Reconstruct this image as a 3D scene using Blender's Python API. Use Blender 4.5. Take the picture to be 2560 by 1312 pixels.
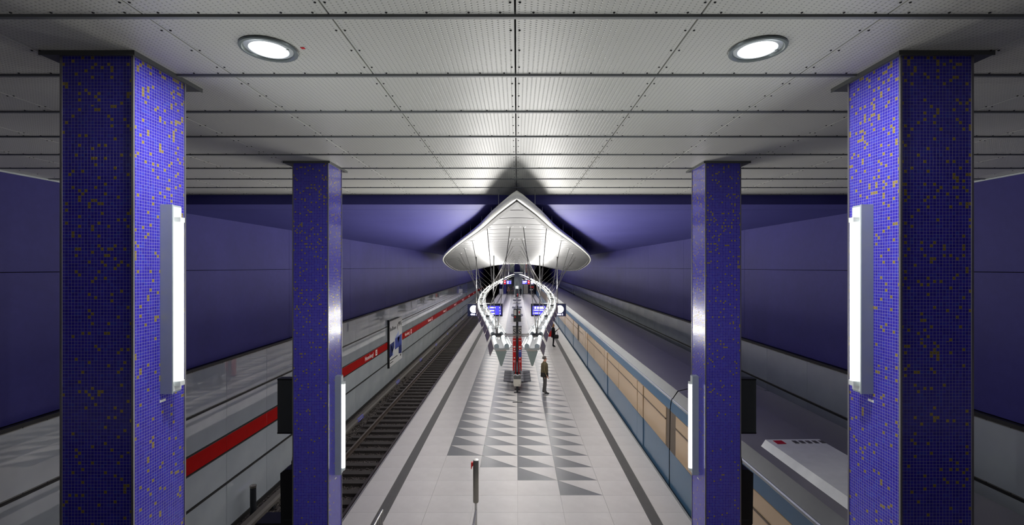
import bpy, bmesh, math, random
from mathutils import Vector, Matrix
random.seed(7)
for o in list(bpy.data.objects): bpy.data.objects.remove(o)
S = bpy.context.scene
COL = S.collection
PI = math.pi
EYE = 5.8                       # eye height above the platform; everything is laid out from the eye, then lifted
# ------------------------------------------------------------------ camera, world, exposure
cam_d = bpy.data.cameras.new('camera'); cam = bpy.data.objects.new('camera', cam_d); COL.objects.link(cam)
cam.location = (0, 0, EYE); cam.rotation_euler = (PI/2, 0, 0)
cam_d.sensor_width = 36.0; cam_d.lens = 1150/2560*36.0
cam_d.shift_x = -12/2560; cam_d.shift_y = 11/2560
cam_d.clip_start = 0.05; cam_d.clip_end = 400
S.camera = cam
w = bpy.data.worlds.new('station_air'); S.world = w; w.use_nodes = True
w.node_tree.nodes['Background'].inputs[0].default_value = (0.55, 0.58, 0.68, 1)
w.node_tree.nodes['Background'].inputs[1].default_value = 0.0
S.view_settings.view_transform = 'Standard'
try: S.view_settings.look = 'None'
except Exception: pass
S.view_settings.exposure = 0.0
S.view_settings.gamma = 1.0
S.view_settings.use_curve_mapping = False
P_ROW = 52.0        # W upwards per luminaire module of the suspended rows
P_LOW = 47.0        # W downwards per module, added fill for the floor
P_COL = 24.0         # W per column lamp
P_DOWN = 42.0       # W per ceiling downlight
P_MEZZ = 2.0       # W per added, unseen downlight over the mezzanine

# ------------------------------------------------------------------ helpers
def lin(c):
    c = c/255.0
    return c/12.92 if c <= 0.04045 else ((c+0.055)/1.055)**2.4
def rgb(r, g, b): return (lin(r), lin(g), lin(b), 1.0)

class NB:
    """small node builder"""
    def __init__(s, name):
        s.m = bpy.data.materials.new(name); s.m.use_nodes = True
        s.nt = s.m.node_tree; s.N = s.nt.nodes; s.L = s.nt.links
        s.b = s.N['Principled BSDF']
    def node(s, t, **kw):
        n = s.N.new(t)
        for k, v in kw.items(): setattr(n, k, v)
        return n
    def put(s, sock, v):
        if hasattr(v, 'is_linked') or hasattr(v, 'links'): s.L.new(v, sock)
        else: sock.default_value = v
    def math(s, op, a, b=None, c=None):
        n = s.node('ShaderNodeMath', operation=op)
        s.put(n.inputs[0], a)
        if b is not None: s.put(n.inputs[1], b)
        if c is not None: s.put(n.inputs[2], c)
        return n.outputs[0]
    def mix(s, f, a, b):
        n = s.node('ShaderNodeMix', data_type='RGBA')
        s.put(n.inputs[0], f); s.put(n.inputs[6], a); s.put(n.inputs[7], b)
        return n.outputs[2]
    def coord(s, which='Object'):
        return s.node('ShaderNodeTexCoord').outputs[which]
    def sep(s, v):
        n = s.node('ShaderNodeSeparateXYZ'); s.L.new(v, n.inputs[0]); return n.outputs
    def noise(s, scale, detail=3, vec=None, rough=0.5):
        n = s.node('ShaderNodeTexNoise'); n.inputs['Scale'].default_value = scale
        n.inputs['Detail'].default_value = detail; n.inputs['Roughness'].default_value = rough
        s.L.new(vec if vec is not None else s.coord(), n.inputs['Vector'])
        return n.outputs[0]
    def ramp(s, v, stops):
        n = s.node('ShaderNodeValToRGB'); s.L.new(v, n.inputs[0])
        e = n.color_ramp.elements
        while len(e) < len(stops): e.new(0.5)
        for i, (p, c) in enumerate(stops): e[i].position = p; e[i].color = c
        return n.outputs[0]
    def bump(s, h, strength=0.3, dist=0.01):
        n = s.node('ShaderNodeBump'); n.inputs['Strength'].default_value = strength
        n.inputs['Distance'].default_value = dist; s.L.new(h, n.inputs['Height'])
        s.L.new(n.outputs[0], s.b.inputs['Normal'])
    def set(s, base=None, rough=None, metal=None, spec=None, emit=None, estr=None, coat=None):
        for k, v in (('Base Color', base), ('Roughness', rough), ('Metallic', metal), ('Specular IOR Level', spec),
                     ('Emission Color', emit), ('Emission Strength', estr), ('Coat Weight', coat)):
            if v is not None: s.put(s.b.inputs[k], v)
        return s.m

def plain(name, c, rough=0.5, metal=0.0, spec=0.5, var=0.10, scale=6.0):
    n = NB(name)
    dark = tuple(x*(1-var) for x in c[:3])+(1,); lite = tuple(min(1, x*(1+var)) for x in c[:3])+(1,)
    col = n.mix(n.noise(scale, 4), dark, lite)
    return n.set(col, rough, metal, spec)
def glow(name, c, strength):
    n = NB(name); return n.set(c, 0.4, 0, 0.3, c, strength)

M = {}
M['ceil'] = None
def mat_ceiling():
    n = NB('perforated_ceiling_panel'); x, y, z = n.sep(n.coord())
    pu, pv = 0.035, 0.023
    u = n.math('DIVIDE', x, pu)
    col_ = n.math('FLOOR', u)
    v = n.math('ADD', n.math('DIVIDE', y, pv), n.math('MULTIPLY', col_, 0.5))
    fu = n.math('MULTIPLY', n.math('SUBTRACT', n.math('FRACT', u), 0.5), pu); fv = n.math('MULTIPLY', n.math('SUBTRACT', n.math('FRACT', v), 0.5), pv)
    d = n.math('DIVIDE', n.math('SQRT', n.math('ADD', n.math('MULTIPLY', fu, fu), n.math('MULTIPLY', fv, fv))), 0.0075)
    h = n.math('SMOOTH_MIN', d, 1.0, 0.2)
    dot = n.math('LESS_THAN', d, 0.62)
    base = n.mix(n.noise(1.3, 4), rgb(188, 188, 180), rgb(200, 200, 193))
    n.bump(h, 0.5, 0.004)
    return n.set(n.mix(n.math('MULTIPLY', dot, 0.5), base, rgb(90, 90, 86)), 0.42, 0.0, 0.4)
M['ceil'] = mat_ceiling()
M['ceil_bar'] = plain('grey_ceiling_bar', rgb(118, 121, 120), 0.5, 0.1)
M['void'] = plain('dark_void_paint', rgb(20, 20, 22), 0.9)
M['screw'] = plain('dark_screw', rgb(38, 38, 38), 0.5, 0.6)

def mat_blue():
    n = NB('blue_concrete')
    c = n.coord()
    a = n.noise(0.55, 6, c, 0.6); b = n.noise(9.0, 5, c, 0.6)
    mixv = n.math('ADD', n.math('MULTIPLY', a, 0.7), n.math('MULTIPLY', b, 0.3))
    col = n.ramp(mixv, [(0.3, rgb(49, 45, 112)), (0.55, rgb(56, 52, 124)), (0.75, rgb(63, 59, 134))])
    n.bump(b, 0.15, 0.01)
    return n.set(col, 0.6, 0, 0.35)
M['blue'] = mat_blue()
def mat_blue_c():
    n = NB('blue_ceiling_concrete')
    c = n.coord()
    a = n.noise(0.4, 6, c, 0.6)
    col = n.ramp(a, [(0.3, rgb(58, 57, 122)), (0.7, rgb(68, 67, 134))])
    n.bump(n.noise(7, 4, c), 0.1, 0.01)
    return n.set(col, 0.6, 0, 0.35)
M['blue_c'] = mat_blue_c()
def mat_clad():
    n = NB('enamel_cladding')
    c = n.coord()
    col = n.ramp(n.noise(0.9, 3, c), [(0.3, rgb(154, 159, 163)), (0.7, rgb(168, 173, 175))])
    n.b.inputs['IOR'].default_value = 2.0
    return n.set(col, 0.012, 0, 0.5)
M['clad'] = mat_clad()
M['clad_trim'] = plain('dark_cladding_rail', rgb(48, 47, 46), 0.5, 0.3)
M['clad_trim_l'] = plain('pale_cladding_edge', rgb(120, 118, 112), 0.4, 0.5)
M['red'] = plain('red_enamel', rgb(168, 26, 24), 0.15, 0, 0.6)
M['white_txt'] = plain('white_print', rgb(230, 228, 220), 0.5)
M['black_txt'] = plain('black_print', rgb(30, 30, 32), 0.6)

def mat_floor(name, lo, hi, rough):
    n = NB(name); c = n.coord('Object')
    g = n.noise(160, 2, c, 0.7); a = n.noise(1.2, 5, c, 0.6)
    v = n.math('ADD', n.math('MULTIPLY', g, 0.6), n.math('MULTIPLY', a, 0.4))
    col = n.ramp(v, [(0.32, lo), (0.68, hi)])
    return n.set(col, n.math('ADD', n.math('MULTIPLY', a, 0.12), rough), 0, 0.45)
M['slab'] = mat_floor('light_terrazzo', rgb(176, 171, 166), rgb(212, 208, 203), 0.31)
M['slab_edge'] = mat_floor('edge_terrazzo', rgb(178, 173, 168), rgb(206, 202, 197), 0.34)
M['dark_tile'] = mat_floor('dark_terrazzo', rgb(98, 98, 100), rgb(124, 124, 126), 0.27)
M['grout'] = plain('floor_joint', rgb(150, 146, 140), 0.8)
M['tactile'] = plain('ribbed_grey_stone', rgb(88, 86, 84), 0.55)
M['nosing'] = plain('platform_edge_steel', rgb(150, 148, 145), 0.4, 0.5)
M['platform_side'] = plain('platform_side_concrete', rgb(62, 60, 58), 0.9)

def mat_ballast():
    n = NB('track_ballast')
    v = n.node('ShaderNodeTexVoronoi'); v.inputs['Scale'].default_value = 16
    n.L.new(n.coord(), v.inputs['Vector'])
    col = n.mix(v.outputs['Color'], rgb(44, 40, 37), rgb(104, 96, 90))
    n.bump(n.math('SUBTRACT', 1.0, v.outputs['Distance']), 1.0, 0.05)
    return n.set(col, 0.85, 0, 0.3)
M['ballast'] = mat_ballast()
M['sleeper'] = plain('sleeper_concrete', rgb(58, 53, 50), 0.85, var=0.25)
M['rail'] = plain('worn_rail_steel', rgb(120, 112, 106), 0.3, 0.8)
M['rail_side'] = plain('rusty_rail_web', rgb(66, 54, 46), 0.7, 0.3)
M['cover'] = plain('power_rail_cover', rgb(88, 83, 76), 0.7)
M['blue_label'] = plain('blue_label', rgb(48, 56, 190), 0.4)

def mat_mosaic(name, seed):
    n = NB(name); uv = n.coord('UV'); u, v, _ = n.sep(uv)
    p = 0.0219
    us = n.math('DIVIDE', u, p); vs = n.math('DIVIDE', v, p)
    iu = n.math('FLOOR', us); iv = n.math('FLOOR', vs)
    fu = n.math('FRACT', us); fv = n.math('FRACT', vs)
    comb = n.node('ShaderNodeCombineXYZ'); n.L.new(iu, comb.inputs[0]); n.L.new(iv, comb.inputs[1]); comb.inputs[2].default_value = seed
    wn = n.node('ShaderNodeTexWhiteNoise', noise_dimensions='3D'); n.L.new(comb.outputs[0], wn.inputs['Vector'])
    comb2 = n.node('ShaderNodeCombineXYZ'); n.L.new(iu, comb2.inputs[0]); n.L.new(iv, comb2.inputs[1]); comb2.inputs[2].default_value = seed+31.7
    wn2 = n.node('ShaderNodeTexWhiteNoise', noise_dimensions='3D'); n.L.new(comb2.outputs[0], wn2.inputs['Vector'])
    eu = n.math('ABSOLUTE', n.math('SUBTRACT', fu, 0.5)); ev = n.math('ABSOLUTE', n.math('SUBTRACT', fv, 0.5))
    edge = n.math('MAXIMUM', eu, ev)
    grout = n.math('GREATER_THAN', edge, 0.452)
    t = n.math('ADD', n.math('MULTIPLY', v, 0.24), 0.62)          # more gold towards the top
    tc = n.math('MINIMUM', n.math('MAXIMUM', t, 0.0), 1.0)
    prob = n.math('ADD', n.math('MULTIPLY', tc, 0.09), 0.018)
    gold = n.math('LESS_THAN', wn.outputs['Value'], prob)
    blue = n.ramp(wn2.outputs['Value'], [(0.0, rgb(52, 43, 166)), (0.4, rgb(58, 49, 178)), (0.8, rgb(65, 56, 188)), (1.0, rgb(58, 66, 188))])
    gn = n.noise(260, 3, uv)
    goldc = n.ramp(gn, [(0.35, rgb(118, 100, 40)), (0.5, rgb(176, 150, 70)), (0.65, rgb(226, 205, 128))])
    col = n.mix(grout, n.mix(gold, blue, goldc), rgb(150, 144, 186))
    rough = n.math('ADD', n.math('MULTIPLY', grout, 0.5), 0.16)
    met = n.math('MULTIPLY', gold, n.math('SUBTRACT', 1.0, grout))
    n.bump(n.math('SUBTRACT', 1.0, n.math('SMOOTH_MAX', edge, 0.4, 0.06)), 0.6, 0.004)
    return n.set(col, rough, n.math('MULTIPLY', met, 0.45), 0.5)
M['steel_trim'] = plain('column_corner_steel', rgb(150, 148, 150), 0.35, 0.7)
M['plate'] = plain('dark_cap_plate', rgb(96, 98, 96), 0.5, 0.3)
M['lamp_grey'] = plain('lamp_housing_grey', rgb(172, 182, 186), 0.4, 0.2)
M['lamp_white'] = plain('lamp_reflector_white', rgb(225, 228, 226), 0.35)
M['tray'] = plain('luminaire_tray', rgb(172, 174, 172), 0.4)
M['tube'] = glow('fluorescent_tube', (1.0, 0.985, 0.95, 1), 5.0)
M['col_tube'] = glow('column_lamp_diffuser', (0.97, 1.0, 0.985, 1), 9.0)
M['disc'] = glow('downlight_disc', (1.0, 1.0, 1.0, 1), 9.0)
M['ring'] = plain('downlight_ring', rgb(128, 136, 134), 0.35, 0.4)
M['ring_l'] = plain('downlight_inner_ring', rgb(190, 196, 198), 0.4, 0.2)
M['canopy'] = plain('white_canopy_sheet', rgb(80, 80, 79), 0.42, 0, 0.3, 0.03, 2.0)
M['rim'] = plain('white_canopy_rim', rgb(236, 236, 228), 0.35, 0, 0.5, 0.04)
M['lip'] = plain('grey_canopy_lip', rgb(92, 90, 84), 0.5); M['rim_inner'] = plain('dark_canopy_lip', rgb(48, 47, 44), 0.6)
M['slot'] = plain('dark_slot', rgb(46, 46, 46), 0.8)
M['rod'] = plain('steel_rod', rgb(112, 110, 108), 0.35, 0.8)
M['pole'] = plain('pale_steel_pole', rgb(168, 168, 168), 0.3, 0.7)
M['shield'] = plain('taupe_shield_plate', rgb(176, 164, 154), 0.5)
M['fin'] = plain('grey_green_fin', rgb(142, 152, 146), 0.5)
M['navy'] = plain('navy_sign_housing', rgb(26, 32, 66), 0.35)
M['clock'] = glow('lit_clock_face', (1, 1, 0.99, 1), 0.95)
M['screen'] = glow('blue_display', rgb(70, 66, 205), 1.3)
M['screen_txt'] = glow('display_lettering', rgb(225, 222, 255), 1.8)
M['sign_red'] = glow('lit_red_panel', rgb(200, 20, 36), 0.7)
M['dark_metal'] = plain('dark_grey_metal', rgb(50, 52, 56), 0.45, 0.4)
M['seat'] = plain('dark_seat_steel', rgb(44, 46, 53), 0.45, 0.3)
M['black'] = plain('black_plastic', rgb(16, 17, 19), 0.5)
M['dark_panel'] = plain('dark_sign_back', rgb(48, 51, 52), 0.55)
M['cream'] = plain('cream_bin', rgb(200, 195, 182), 0.5)
M['bag'] = plain('grey_bin_liner', rgb(92, 92, 90), 0.45, var=0.4, scale=14)
M['sos_red'] = plain('emergency_red', rgb(196, 22, 18), 0.35)
M['sos_white'] = plain('emergency_white', rgb(196, 192, 188), 0.4)
M['sos_blue'] = plain('info_blue', rgb(64, 76, 150), 0.4)
M['steel'] = plain('brushed_stainless', rgb(150, 146, 136), 0.32, 0.85)
M['steel_bright'] = plain('bright_stainless', rgb(205, 204, 200), 0.25, 0.8)
M['poster'] = plain('poster_white', rgb(206, 206, 204), 0.35)
M['poster_blue'] = plain('poster_blue', rgb(58, 72, 150), 0.35, var=0.6, scale=5)
M['poster_navy'] = plain('poster_navy', rgb(34, 44, 100), 0.35, var=0.6, scale=6)
M['poster_pale'] = plain('poster_pale_blue', rgb(150, 164, 210), 0.35, var=0.3)
M['train_blue'] = plain('train_blue_paint', rgb(62, 92, 118), 0.3)
M['train_dark'] = plain('train_skirt', rgb(30, 44, 62), 0.6)
M['train_tan'] = glow('lit_train_window', rgb(158, 134, 106), 0.10); M['train_tan'].node_tree.nodes['Principled BSDF'].inputs['Roughness'].default_value = 0.12
M['train_grey'] = plain('train_upper_grey', rgb(96, 97, 98), 0.5)
M['train_roof'] = plain('train_roof_grey', rgb(122, 119, 122), 0.35, var=0.12, scale=1.2)
M['train_seam'] = plain('train_seal', rgb(90, 78, 66), 0.6)
M['roof_white'] = plain('roof_cover_white', rgb(242, 242, 238), 0.3)
M['gutter'] = plain('bright_gutter', rgb(120, 122, 136), 0.35, 0.5)
M['green'] = plain('green_enamel', rgb(86, 120, 104), 0.3)
M['greygreen'] = plain('grey_green_wall', rgb(140, 150, 142), 0.5)
M['skin'] = plain('skin', rgb(205, 150, 125), 0.5)
def clothmat(name, c): return plain(name, c, 0.85, 0, 0.2, 0.18, 12)

class MB:
    def __init__(s): s.v = []; s.f = []; s.mi = []
    def add(s, vs, fs, mi=0):
        o = len(s.v); s.v += [tuple(v) for v in vs]; s.f += [tuple(i+o for i in f) for f in fs]; s.mi += [mi]*len(fs); return s
    def box(s, x0, x1, y0, y1, z0, z1, mi=0):
        return s.add([(x0,y0,z0),(x1,y0,z0),(x1,y1,z0),(x0,y1,z0),(x0,y0,z1),(x1,y0,z1),(x1,y1,z1),(x0,y1,z1)],
                     [(0,3,2,1),(4,5,6,7),(0,1,5,4),(1,2,6,5),(2,3,7,6),(3,0,4,7)], mi)
    def prism(s, poly, axis, a, b, mi=0):
        """poly: 2D points; axis 'x','y','z' = extrusion axis"""
        n = len(poly)
        def P(p, t):
            return {'x': (t, p[0], p[1]), 'y': (p[0], t, p[1]), 'z': (p[0], p[1], t)}[axis]
        vs = [P(p, a) for p in poly]+[P(p, b) for p in poly]
        fs = [tuple(range(n))[::-1], tuple(range(n, 2*n))]+[(i, (i+1) % n, n+(i+1) % n, n+i) for i in range(n)]
        return s.add(vs, fs, mi)
    def tube(s, pts, r, n=8, mi=0, caps=True, closed=False):
        pts = [Vector(p) for p in pts]; m = len(pts); rings = []
        rr = r if isinstance(r, (list, tuple)) else [r]*m
        for i, p in enumerate(pts):
            if closed: t = pts[(i+1) % m]-pts[(i-1) % m]
            else: t = pts[min(i+1, m-1)]-pts[max(i-1, 0)]
            t.normalize()
            up = Vector((0, 0, 1)) if abs(t.z) < 0.95 else Vector((1, 0, 0))
            a = t.cross(up).normalized(); b = a.cross(t).normalized()
            rings.append([p+(a*math.cos(2*PI*k/n)+b*math.sin(2*PI*k/n))*rr[i] for k in range(n)])
        vs = [v for rg in rings for v in rg]; fs = []
        last = m if closed else m-1
        for i in range(last):
            j = (i+1) % m
            for k in range(n): fs.append((i*n+k, i*n+(k+1) % n, j*n+(k+1) % n, j*n+k))
        if caps and not closed: fs += [tuple(range(n))[::-1], tuple(range((m-1)*n, m*n))]
        return s.add(vs, fs, mi)
    def lathe(s, prof, n=16, mi=0, c=(0, 0, 0), sx=1.0, sy=1.0):
        vs = []; m = len(prof)
        for r, z in prof:
            for k in range(n): vs.append((c[0]+sx*r*math.cos(2*PI*k/n), c[1]+sy*r*math.sin(2*PI*k/n), c[2]+z))
        fs = [(i*n+k, i*n+(k+1) % n, (i+1)*n+(k+1) % n, (i+1)*n+k) for i in range(m-1) for k in range(n)]
        fs += [tuple(range(n))[::-1], tuple(range((m-1)*n, m*n))]
        return s.add(vs, fs, mi)
    def mesh(s, name):
        me = bpy.data.meshes.new(name); me.from_pydata(s.v, [], s.f); me.update(); return me
    def build(s, name, mats, parent=None, smooth=False, loc=None):
        me = s.mesh(name)
        mats = mats if isinstance(mats, (list, tuple)) else [mats]
        for k in mats: me.materials.append(M[k] if isinstance(k, str) else k)
        me.polygons.foreach_set('material_index', s.mi)
        if smooth: me.polygons.foreach_set('use_smooth', [True]*len(me.polygons))
        bm = bmesh.new(); bm.from_mesh(me); bmesh.ops.recalc_face_normals(bm, faces=bm.faces); bm.to_mesh(me); bm.free()
        return link(name, me, parent, loc)
def link(name, me, parent=None, loc=None, rot=None):
    o = bpy.data.objects.new(name, me); COL.objects.link(o)
    if parent: o.parent = parent
    if loc: o.location = loc
    if rot: o.rotation_euler = rot
    return o
def tag(o, label=None, cat=None, group=None, kind=None):
    if label: o['label'] = label
    if cat: o['category'] = cat
    if group: o['group'] = group
    if kind: o['kind'] = kind
    return o
def empty(name, loc=(0, 0, 0), rz=0, label=None, cat=None, group=None):
    o = bpy.data.objects.new(name, None); COL.objects.link(o); o.location = loc; o.rotation_euler = (0, 0, rz)
    o.empty_display_size = 0.1
    return tag(o, label, cat, group)
def copy_tree(o, parent=None):
    c = o.copy(); COL.objects.link(c); c.parent = parent
    for ch in list(o.children): copy_tree(ch, c)
    return c
def smooth_mod(o, deg=40):
    me = o.data
    me.polygons.foreach_set('use_smooth', [True]*len(me.polygons))
    try: me.set_sharp_from_angle(angle=math.radians(deg))
    except Exception: pass
    return o
def area(name, loc, rot, sx, sy, power, color=(1, 0.985, 0.95), parent=None):
    d = bpy.data.lights.new(name, 'AREA'); d.shape = 'RECTANGLE'; d.size = sx; d.size_y = sy; d.energy = power; d.color = color
    o = bpy.data.objects.new(name, d); COL.objects.link(o); o.location = loc; o.rotation_euler = rot
    if parent: o.parent = parent
    return o
def text_mesh(name, body, size, mat, parent, loc, rot, align='CENTER', bold=0.0, ext=0.003):
    cu = bpy.data.curves.new(name, 'FONT'); cu.body = body; cu.size = size; cu.align_x = align; cu.align_y = 'CENTER'
    cu.extrude = ext; cu.offset = bold; cu.resolution_u = 3
    t = bpy.data.objects.new(name+'_tmp', cu); COL.objects.link(t)
    bpy.context.view_layer.update()
    me = bpy.data.meshes.new_from_object(t.evaluated_get(bpy.context.evaluated_depsgraph_get()))
    bpy.data.objects.remove(t); bpy.data.curves.remove(cu)
    me.name = name; me.materials.clear(); me.materials.append(M[mat])
    return link(name, me, parent, loc, rot)
def interp(tab, y):
    if y <= tab[0][0]: return tab[0][1]
    for (a, va), (b, vb) in zip(tab, tab[1:]):
        if y <= b:
            return va+(vb-va)*(y-a)/(b-a)
    return tab[-1][1]
def smooth_interp(tab, y):
    """monotone-ish Catmull-Rom through (y, value) pairs"""
    n = len(tab)
    if y <= tab[0][0]: return tab[0][1]
    if y >= tab[-1][0]: return tab[-1][1]
    for i in range(n-1):
        if y <= tab[i+1][0]:
            x0, y0 = tab[i]; x1, y1 = tab[i+1]
            m0 = ((y1-tab[i-1][1])/(x1-tab[i-1][0])) if i > 0 else (y1-y0)/(x1-x0)
            m1 = ((tab[i+2][1]-y0)/(tab[i+2][0]-x0)) if i < n-2 else (y1-y0)/(x1-x0)
            h = x1-x0; t = (y-x0)/h
            return (2*t**3-3*t*t+1)*y0+(t**3-2*t*t+t)*h*m0+(-2*t**3+3*t*t)*y1+(t**3-t*t)*h*m1

# ------------------------------------------------------------------ dimensions (metres, from the eye)
FZ = -5.8            # platform level
CZ = 1.45            # low ceiling
HZ = 1.25            # blue hall ceiling
WX = 7.6             # face of the enamel cladding
BX = 7.72            # face of the blue concrete
PE = 4.0             # platform half width
YE = 104.0           # end wall
PITCH = 0.8187
CY0 = 2.66           # a ceiling cross bar
CEND = CY0+8*PITCH   # end of the low ceiling
TW = 1.07            # ceiling panel width
SIDE = {-1: 'left', 1: 'right'}

# ------------------------------------------------------------------ floor
fl = MB().box(-PE+0.02, PE-0.02, -5, YE, FZ-0.35, FZ-0.012).box(-3.7, 3.7, -5, YE, -6.95, FZ-0.35, 1).build('floor', ['grout', 'platform_side'])
tag(fl, 'pale terrazzo island platform between the two tracks', None, None, 'structure')
def slab_mesh(name, w, d, mat, g=0.004):
    b = MB().box(g/2, w-g/2, g/2, d-g/2, -0.012, 0); me = b.mesh(name); me.materials.append(M[mat]); return me
XC = [-2.15, -1.065, 0.02, 1.105, 2.19]          # column joints of the patterned field
cw = 1.085
m_edge = slab_mesh('edge_slab', 0.665, PITCH, 'slab_edge'); m_inner = slab_mesh('inner_slab', 0.84, PITCH, 'slab')
m_innerL = slab_mesh('inner_slab_wide', 0.88, PITCH, 'slab')
m_plain = slab_mesh('floor_slab', cw, PITCH, 'slab')
def tri_mesh(name, pts, mat, z0=-0.012):
    b = MB().prism(pts, 'z', z0, 0.0); me = b.mesh(name); me.materials.append(M[mat]); return me
g = 0.003
dark_pts = [(g, g), (cw-4*g, g), (g, PITCH-2*g)]
lite_pts = [(cw-g, g*2), (cw-g, PITCH-g), (g*4, PITCH-g)]
m_dark = tri_mesh('dark_triangle_tile', dark_pts, 'dark_tile'); m_lite = tri_mesh('pale_triangle_tile', lite_pts, 'slab')
FY0 = 11.69
START = [3, 2, 1, 0]
dk = MB(); lt = MB(); sl = MB()
for i in range(-9, 110):
    y = FY0+i*PITCH
    if y+PITCH > YE: break
    near = -4 <= i <= 18
    for x, me, wd in ((-3.965, m_edge, 0.665), (3.30, m_edge, 0.665), (-3.035, m_innerL, 0.88), (2.195, m_inner, 0.84)):
        if near: link(me.name, me, fl, (x, y, FZ))
        else: sl.box(x+.002, x+wd-.002, y+.002, y+PITCH-.002, FZ-.012, FZ)
    for c in range(4):
        if i >= START[c]:
            if near:
                link('dark_triangle_tile', m_dark, fl, (XC[c], y, FZ)); link('pale_triangle_tile', m_lite, fl, (XC[c], y, FZ))
            else:
                dk.prism([(p[0]+XC[c], p[1]+y) for p in dark_pts], 'z', FZ-.012, FZ)
                lt.prism([(p[0]+XC[c], p[1]+y) for p in lite_pts], 'z', FZ-.012, FZ)
        elif near: link('floor_slab', m_plain, fl, (XC[c], y, FZ))
        else: sl.box(XC[c]+.002, XC[c]+cw-.002, y+.002, y+PITCH-.002, FZ-.012, FZ)
tag(dk.build('far_dark_tiles', 'dark_tile', fl), kind='stuff')
tag(lt.build('far_pale_tiles', 'slab', fl), kind='stuff')
tag(sl.build('far_slabs', 'slab', fl), kind='stuff')
for s in (-1, 1):
    b = MB(); x0 = 3.04 if s > 0 else -3.295
    b.box(x0, x0+0.255, -3, YE, FZ-.012, FZ-.006)
    for k in range(9): b.box(x0+0.008+k*0.0275, x0+0.008+k*0.0275+0.016, -3, YE, FZ-.006, FZ+.003)
    b.build('tactile_strip', 'tactile', fl)
    xa, xb = (PE-.035, PE+.01) if s > 0 else (-PE-.01, -PE+.035)
    MB().box(xa, xb, -5, YE, FZ-.06, FZ+.002).build('edge_nosing', 'nosing', fl)
# drain grate
gr = empty('floor_grate', (0.03, 19.73, FZ), 0, 'small dark metal drain grate set in the patterned platform floor', 'grate')
MB().box(-.21, .21, -.08, .08, 0, .004).build('frame', 'dark_metal', gr)
for k in range(8): MB().box(-.19+k*.05, -.19+k*.05+.028, -.065, .065, .004, .010).build('bar', 'rod', gr)

# ------------------------------------------------------------------ track beds
tb = MB().box(-7.75, -3.7, -5, 125, -7.2, -6.98).build('track_bed', 'ballast')
tag(tb, 'dark ballast bed of the empty left track', None, None, 'structure')
tb2 = MB().box(3.7, 7.75, -5, 125, -7.2, -6.98).build('track_bed', 'ballast')
tag(tb2, 'dark ballast bed under the train', None, None, 'structure')
RP = [(-.07, 0), (.07, 0), (.07, .015), (.012, .03), (.012, .115), (.036, .125), (.036, .155), (-.036, .155), (-.036, .125), (-.012, .115), (-.012, .03), (-.07, .015)]
for s in (-1, 1):
    cx = 5.43*s
    t = empty('railway_track', (cx, 6, -6.98), 0, 'empty railway track with dark sleepers beside the left wall' if s < 0 else 'railway track hidden beneath the train', 'track')
    for rx in (-.7175, .7175):
        b = MB()
        b.prism([(p[0]+rx, p[1]+.10) for p in RP], 'y', -8, 118, 0)
        r_ = b.build('rail', ['rail_side', 'rail'], t)
        for p in r_.data.polygons:
            if p.normal.z > .9 and p.center.z > .2: p.material_index = 1
    sm = MB().prism([(-1.25, 0), (1.25, 0), (1.2, .10), (-1.2, .10)], 'y', -.13, .13).mesh('sleeper'); sm.materials.append(M['sleeper'])
    far = MB()
    for i in range(0, 170):
        y = -1.0+i*0.65
        if s < 0 and y < 33: link('sleeper', sm, t, (0, y, 0.0))
        else: far.prism([(-1.25, 0), (1.25, 0), (1.2, .10), (-1.2, .10)], 'y', y-.13, y+.13)
    tag(far.build('far_sleepers', 'sleeper', t), kind='stuff')
# loose stones on the near ballast
st = MB(); R = random.Random(3)
for i in range(5200):
    y = 7+22*R.random()**1.5; x = -R.uniform(4.1, 7.45); r = R.uniform(.022, .05); z = -6.98+r*.4
    a = [(x+r*R.uniform(.6, 1.2)*dx, y+r*R.uniform(.6, 1.2)*dy, z+r*R.uniform(.6, 1.1)*dz) for dx, dy, dz in ((1,0,0),(-1,0,0),(0,1,0),(0,-1,0),(0,0,1),(0,0,-1))]
    st.add(a, [(0,2,4),(2,1,4),(1,3,4),(3,0,4),(2,0,5),(1,2,5),(3,1,5),(0,3,5)])
tag(st.build('ballast_stones', 'ballast', tb), kind='stuff')
# power rail with cover on the left wall side
pr = empty('power_rail', (-7.02, 8, -6.98), 0, 'grey covered power rail running along the foot of the left wall', 'power rail')
MB().prism([(-.11, .2), (.11, .2), (.11, .28), (.05, .33), (-.11, .33)], 'y', -3, 110).build('cover', 'cover', pr)
for k in range(18): MB().box(-.03, .03, k*5.2, k*5.2+.12, 0, .2).build('bracket', 'dark_metal', pr)
for k in range(8):
    lb = MB().box(.111, .114, 6.0+k*6.4-.35, 6.0+k*6.4+.35, .21, .275).box(.05, .108, 6.0+k*6.4-.35, 6.0+k*6.4+.35, .334, .337).build('label_plate', 'blue_label', pr)
    MB().box(.114, .116, 6.0+k*6.4-.2, 6.0+k*6.4+.15, .235, .25).box(.114, .116, 6.0+k*6.4+.19, 6.0+k*6.4+.21, .222, .262).build('print', 'white_txt', lb)
bp = empty('track_post', (-7.28, 12.7, -6.98), 0, 'short round dark steel post standing at the foot of the left wall', 'post')
MB().lathe([(.11, 0), (.11, .04), (.078, .05), (.078, .9), (.07, .93)], 16).build('tube', 'dark_metal', bp)
MB().lathe([(.085, .9), (.085, .95), (.02, .965)], 16).build('cap', 'steel', bp)

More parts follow.
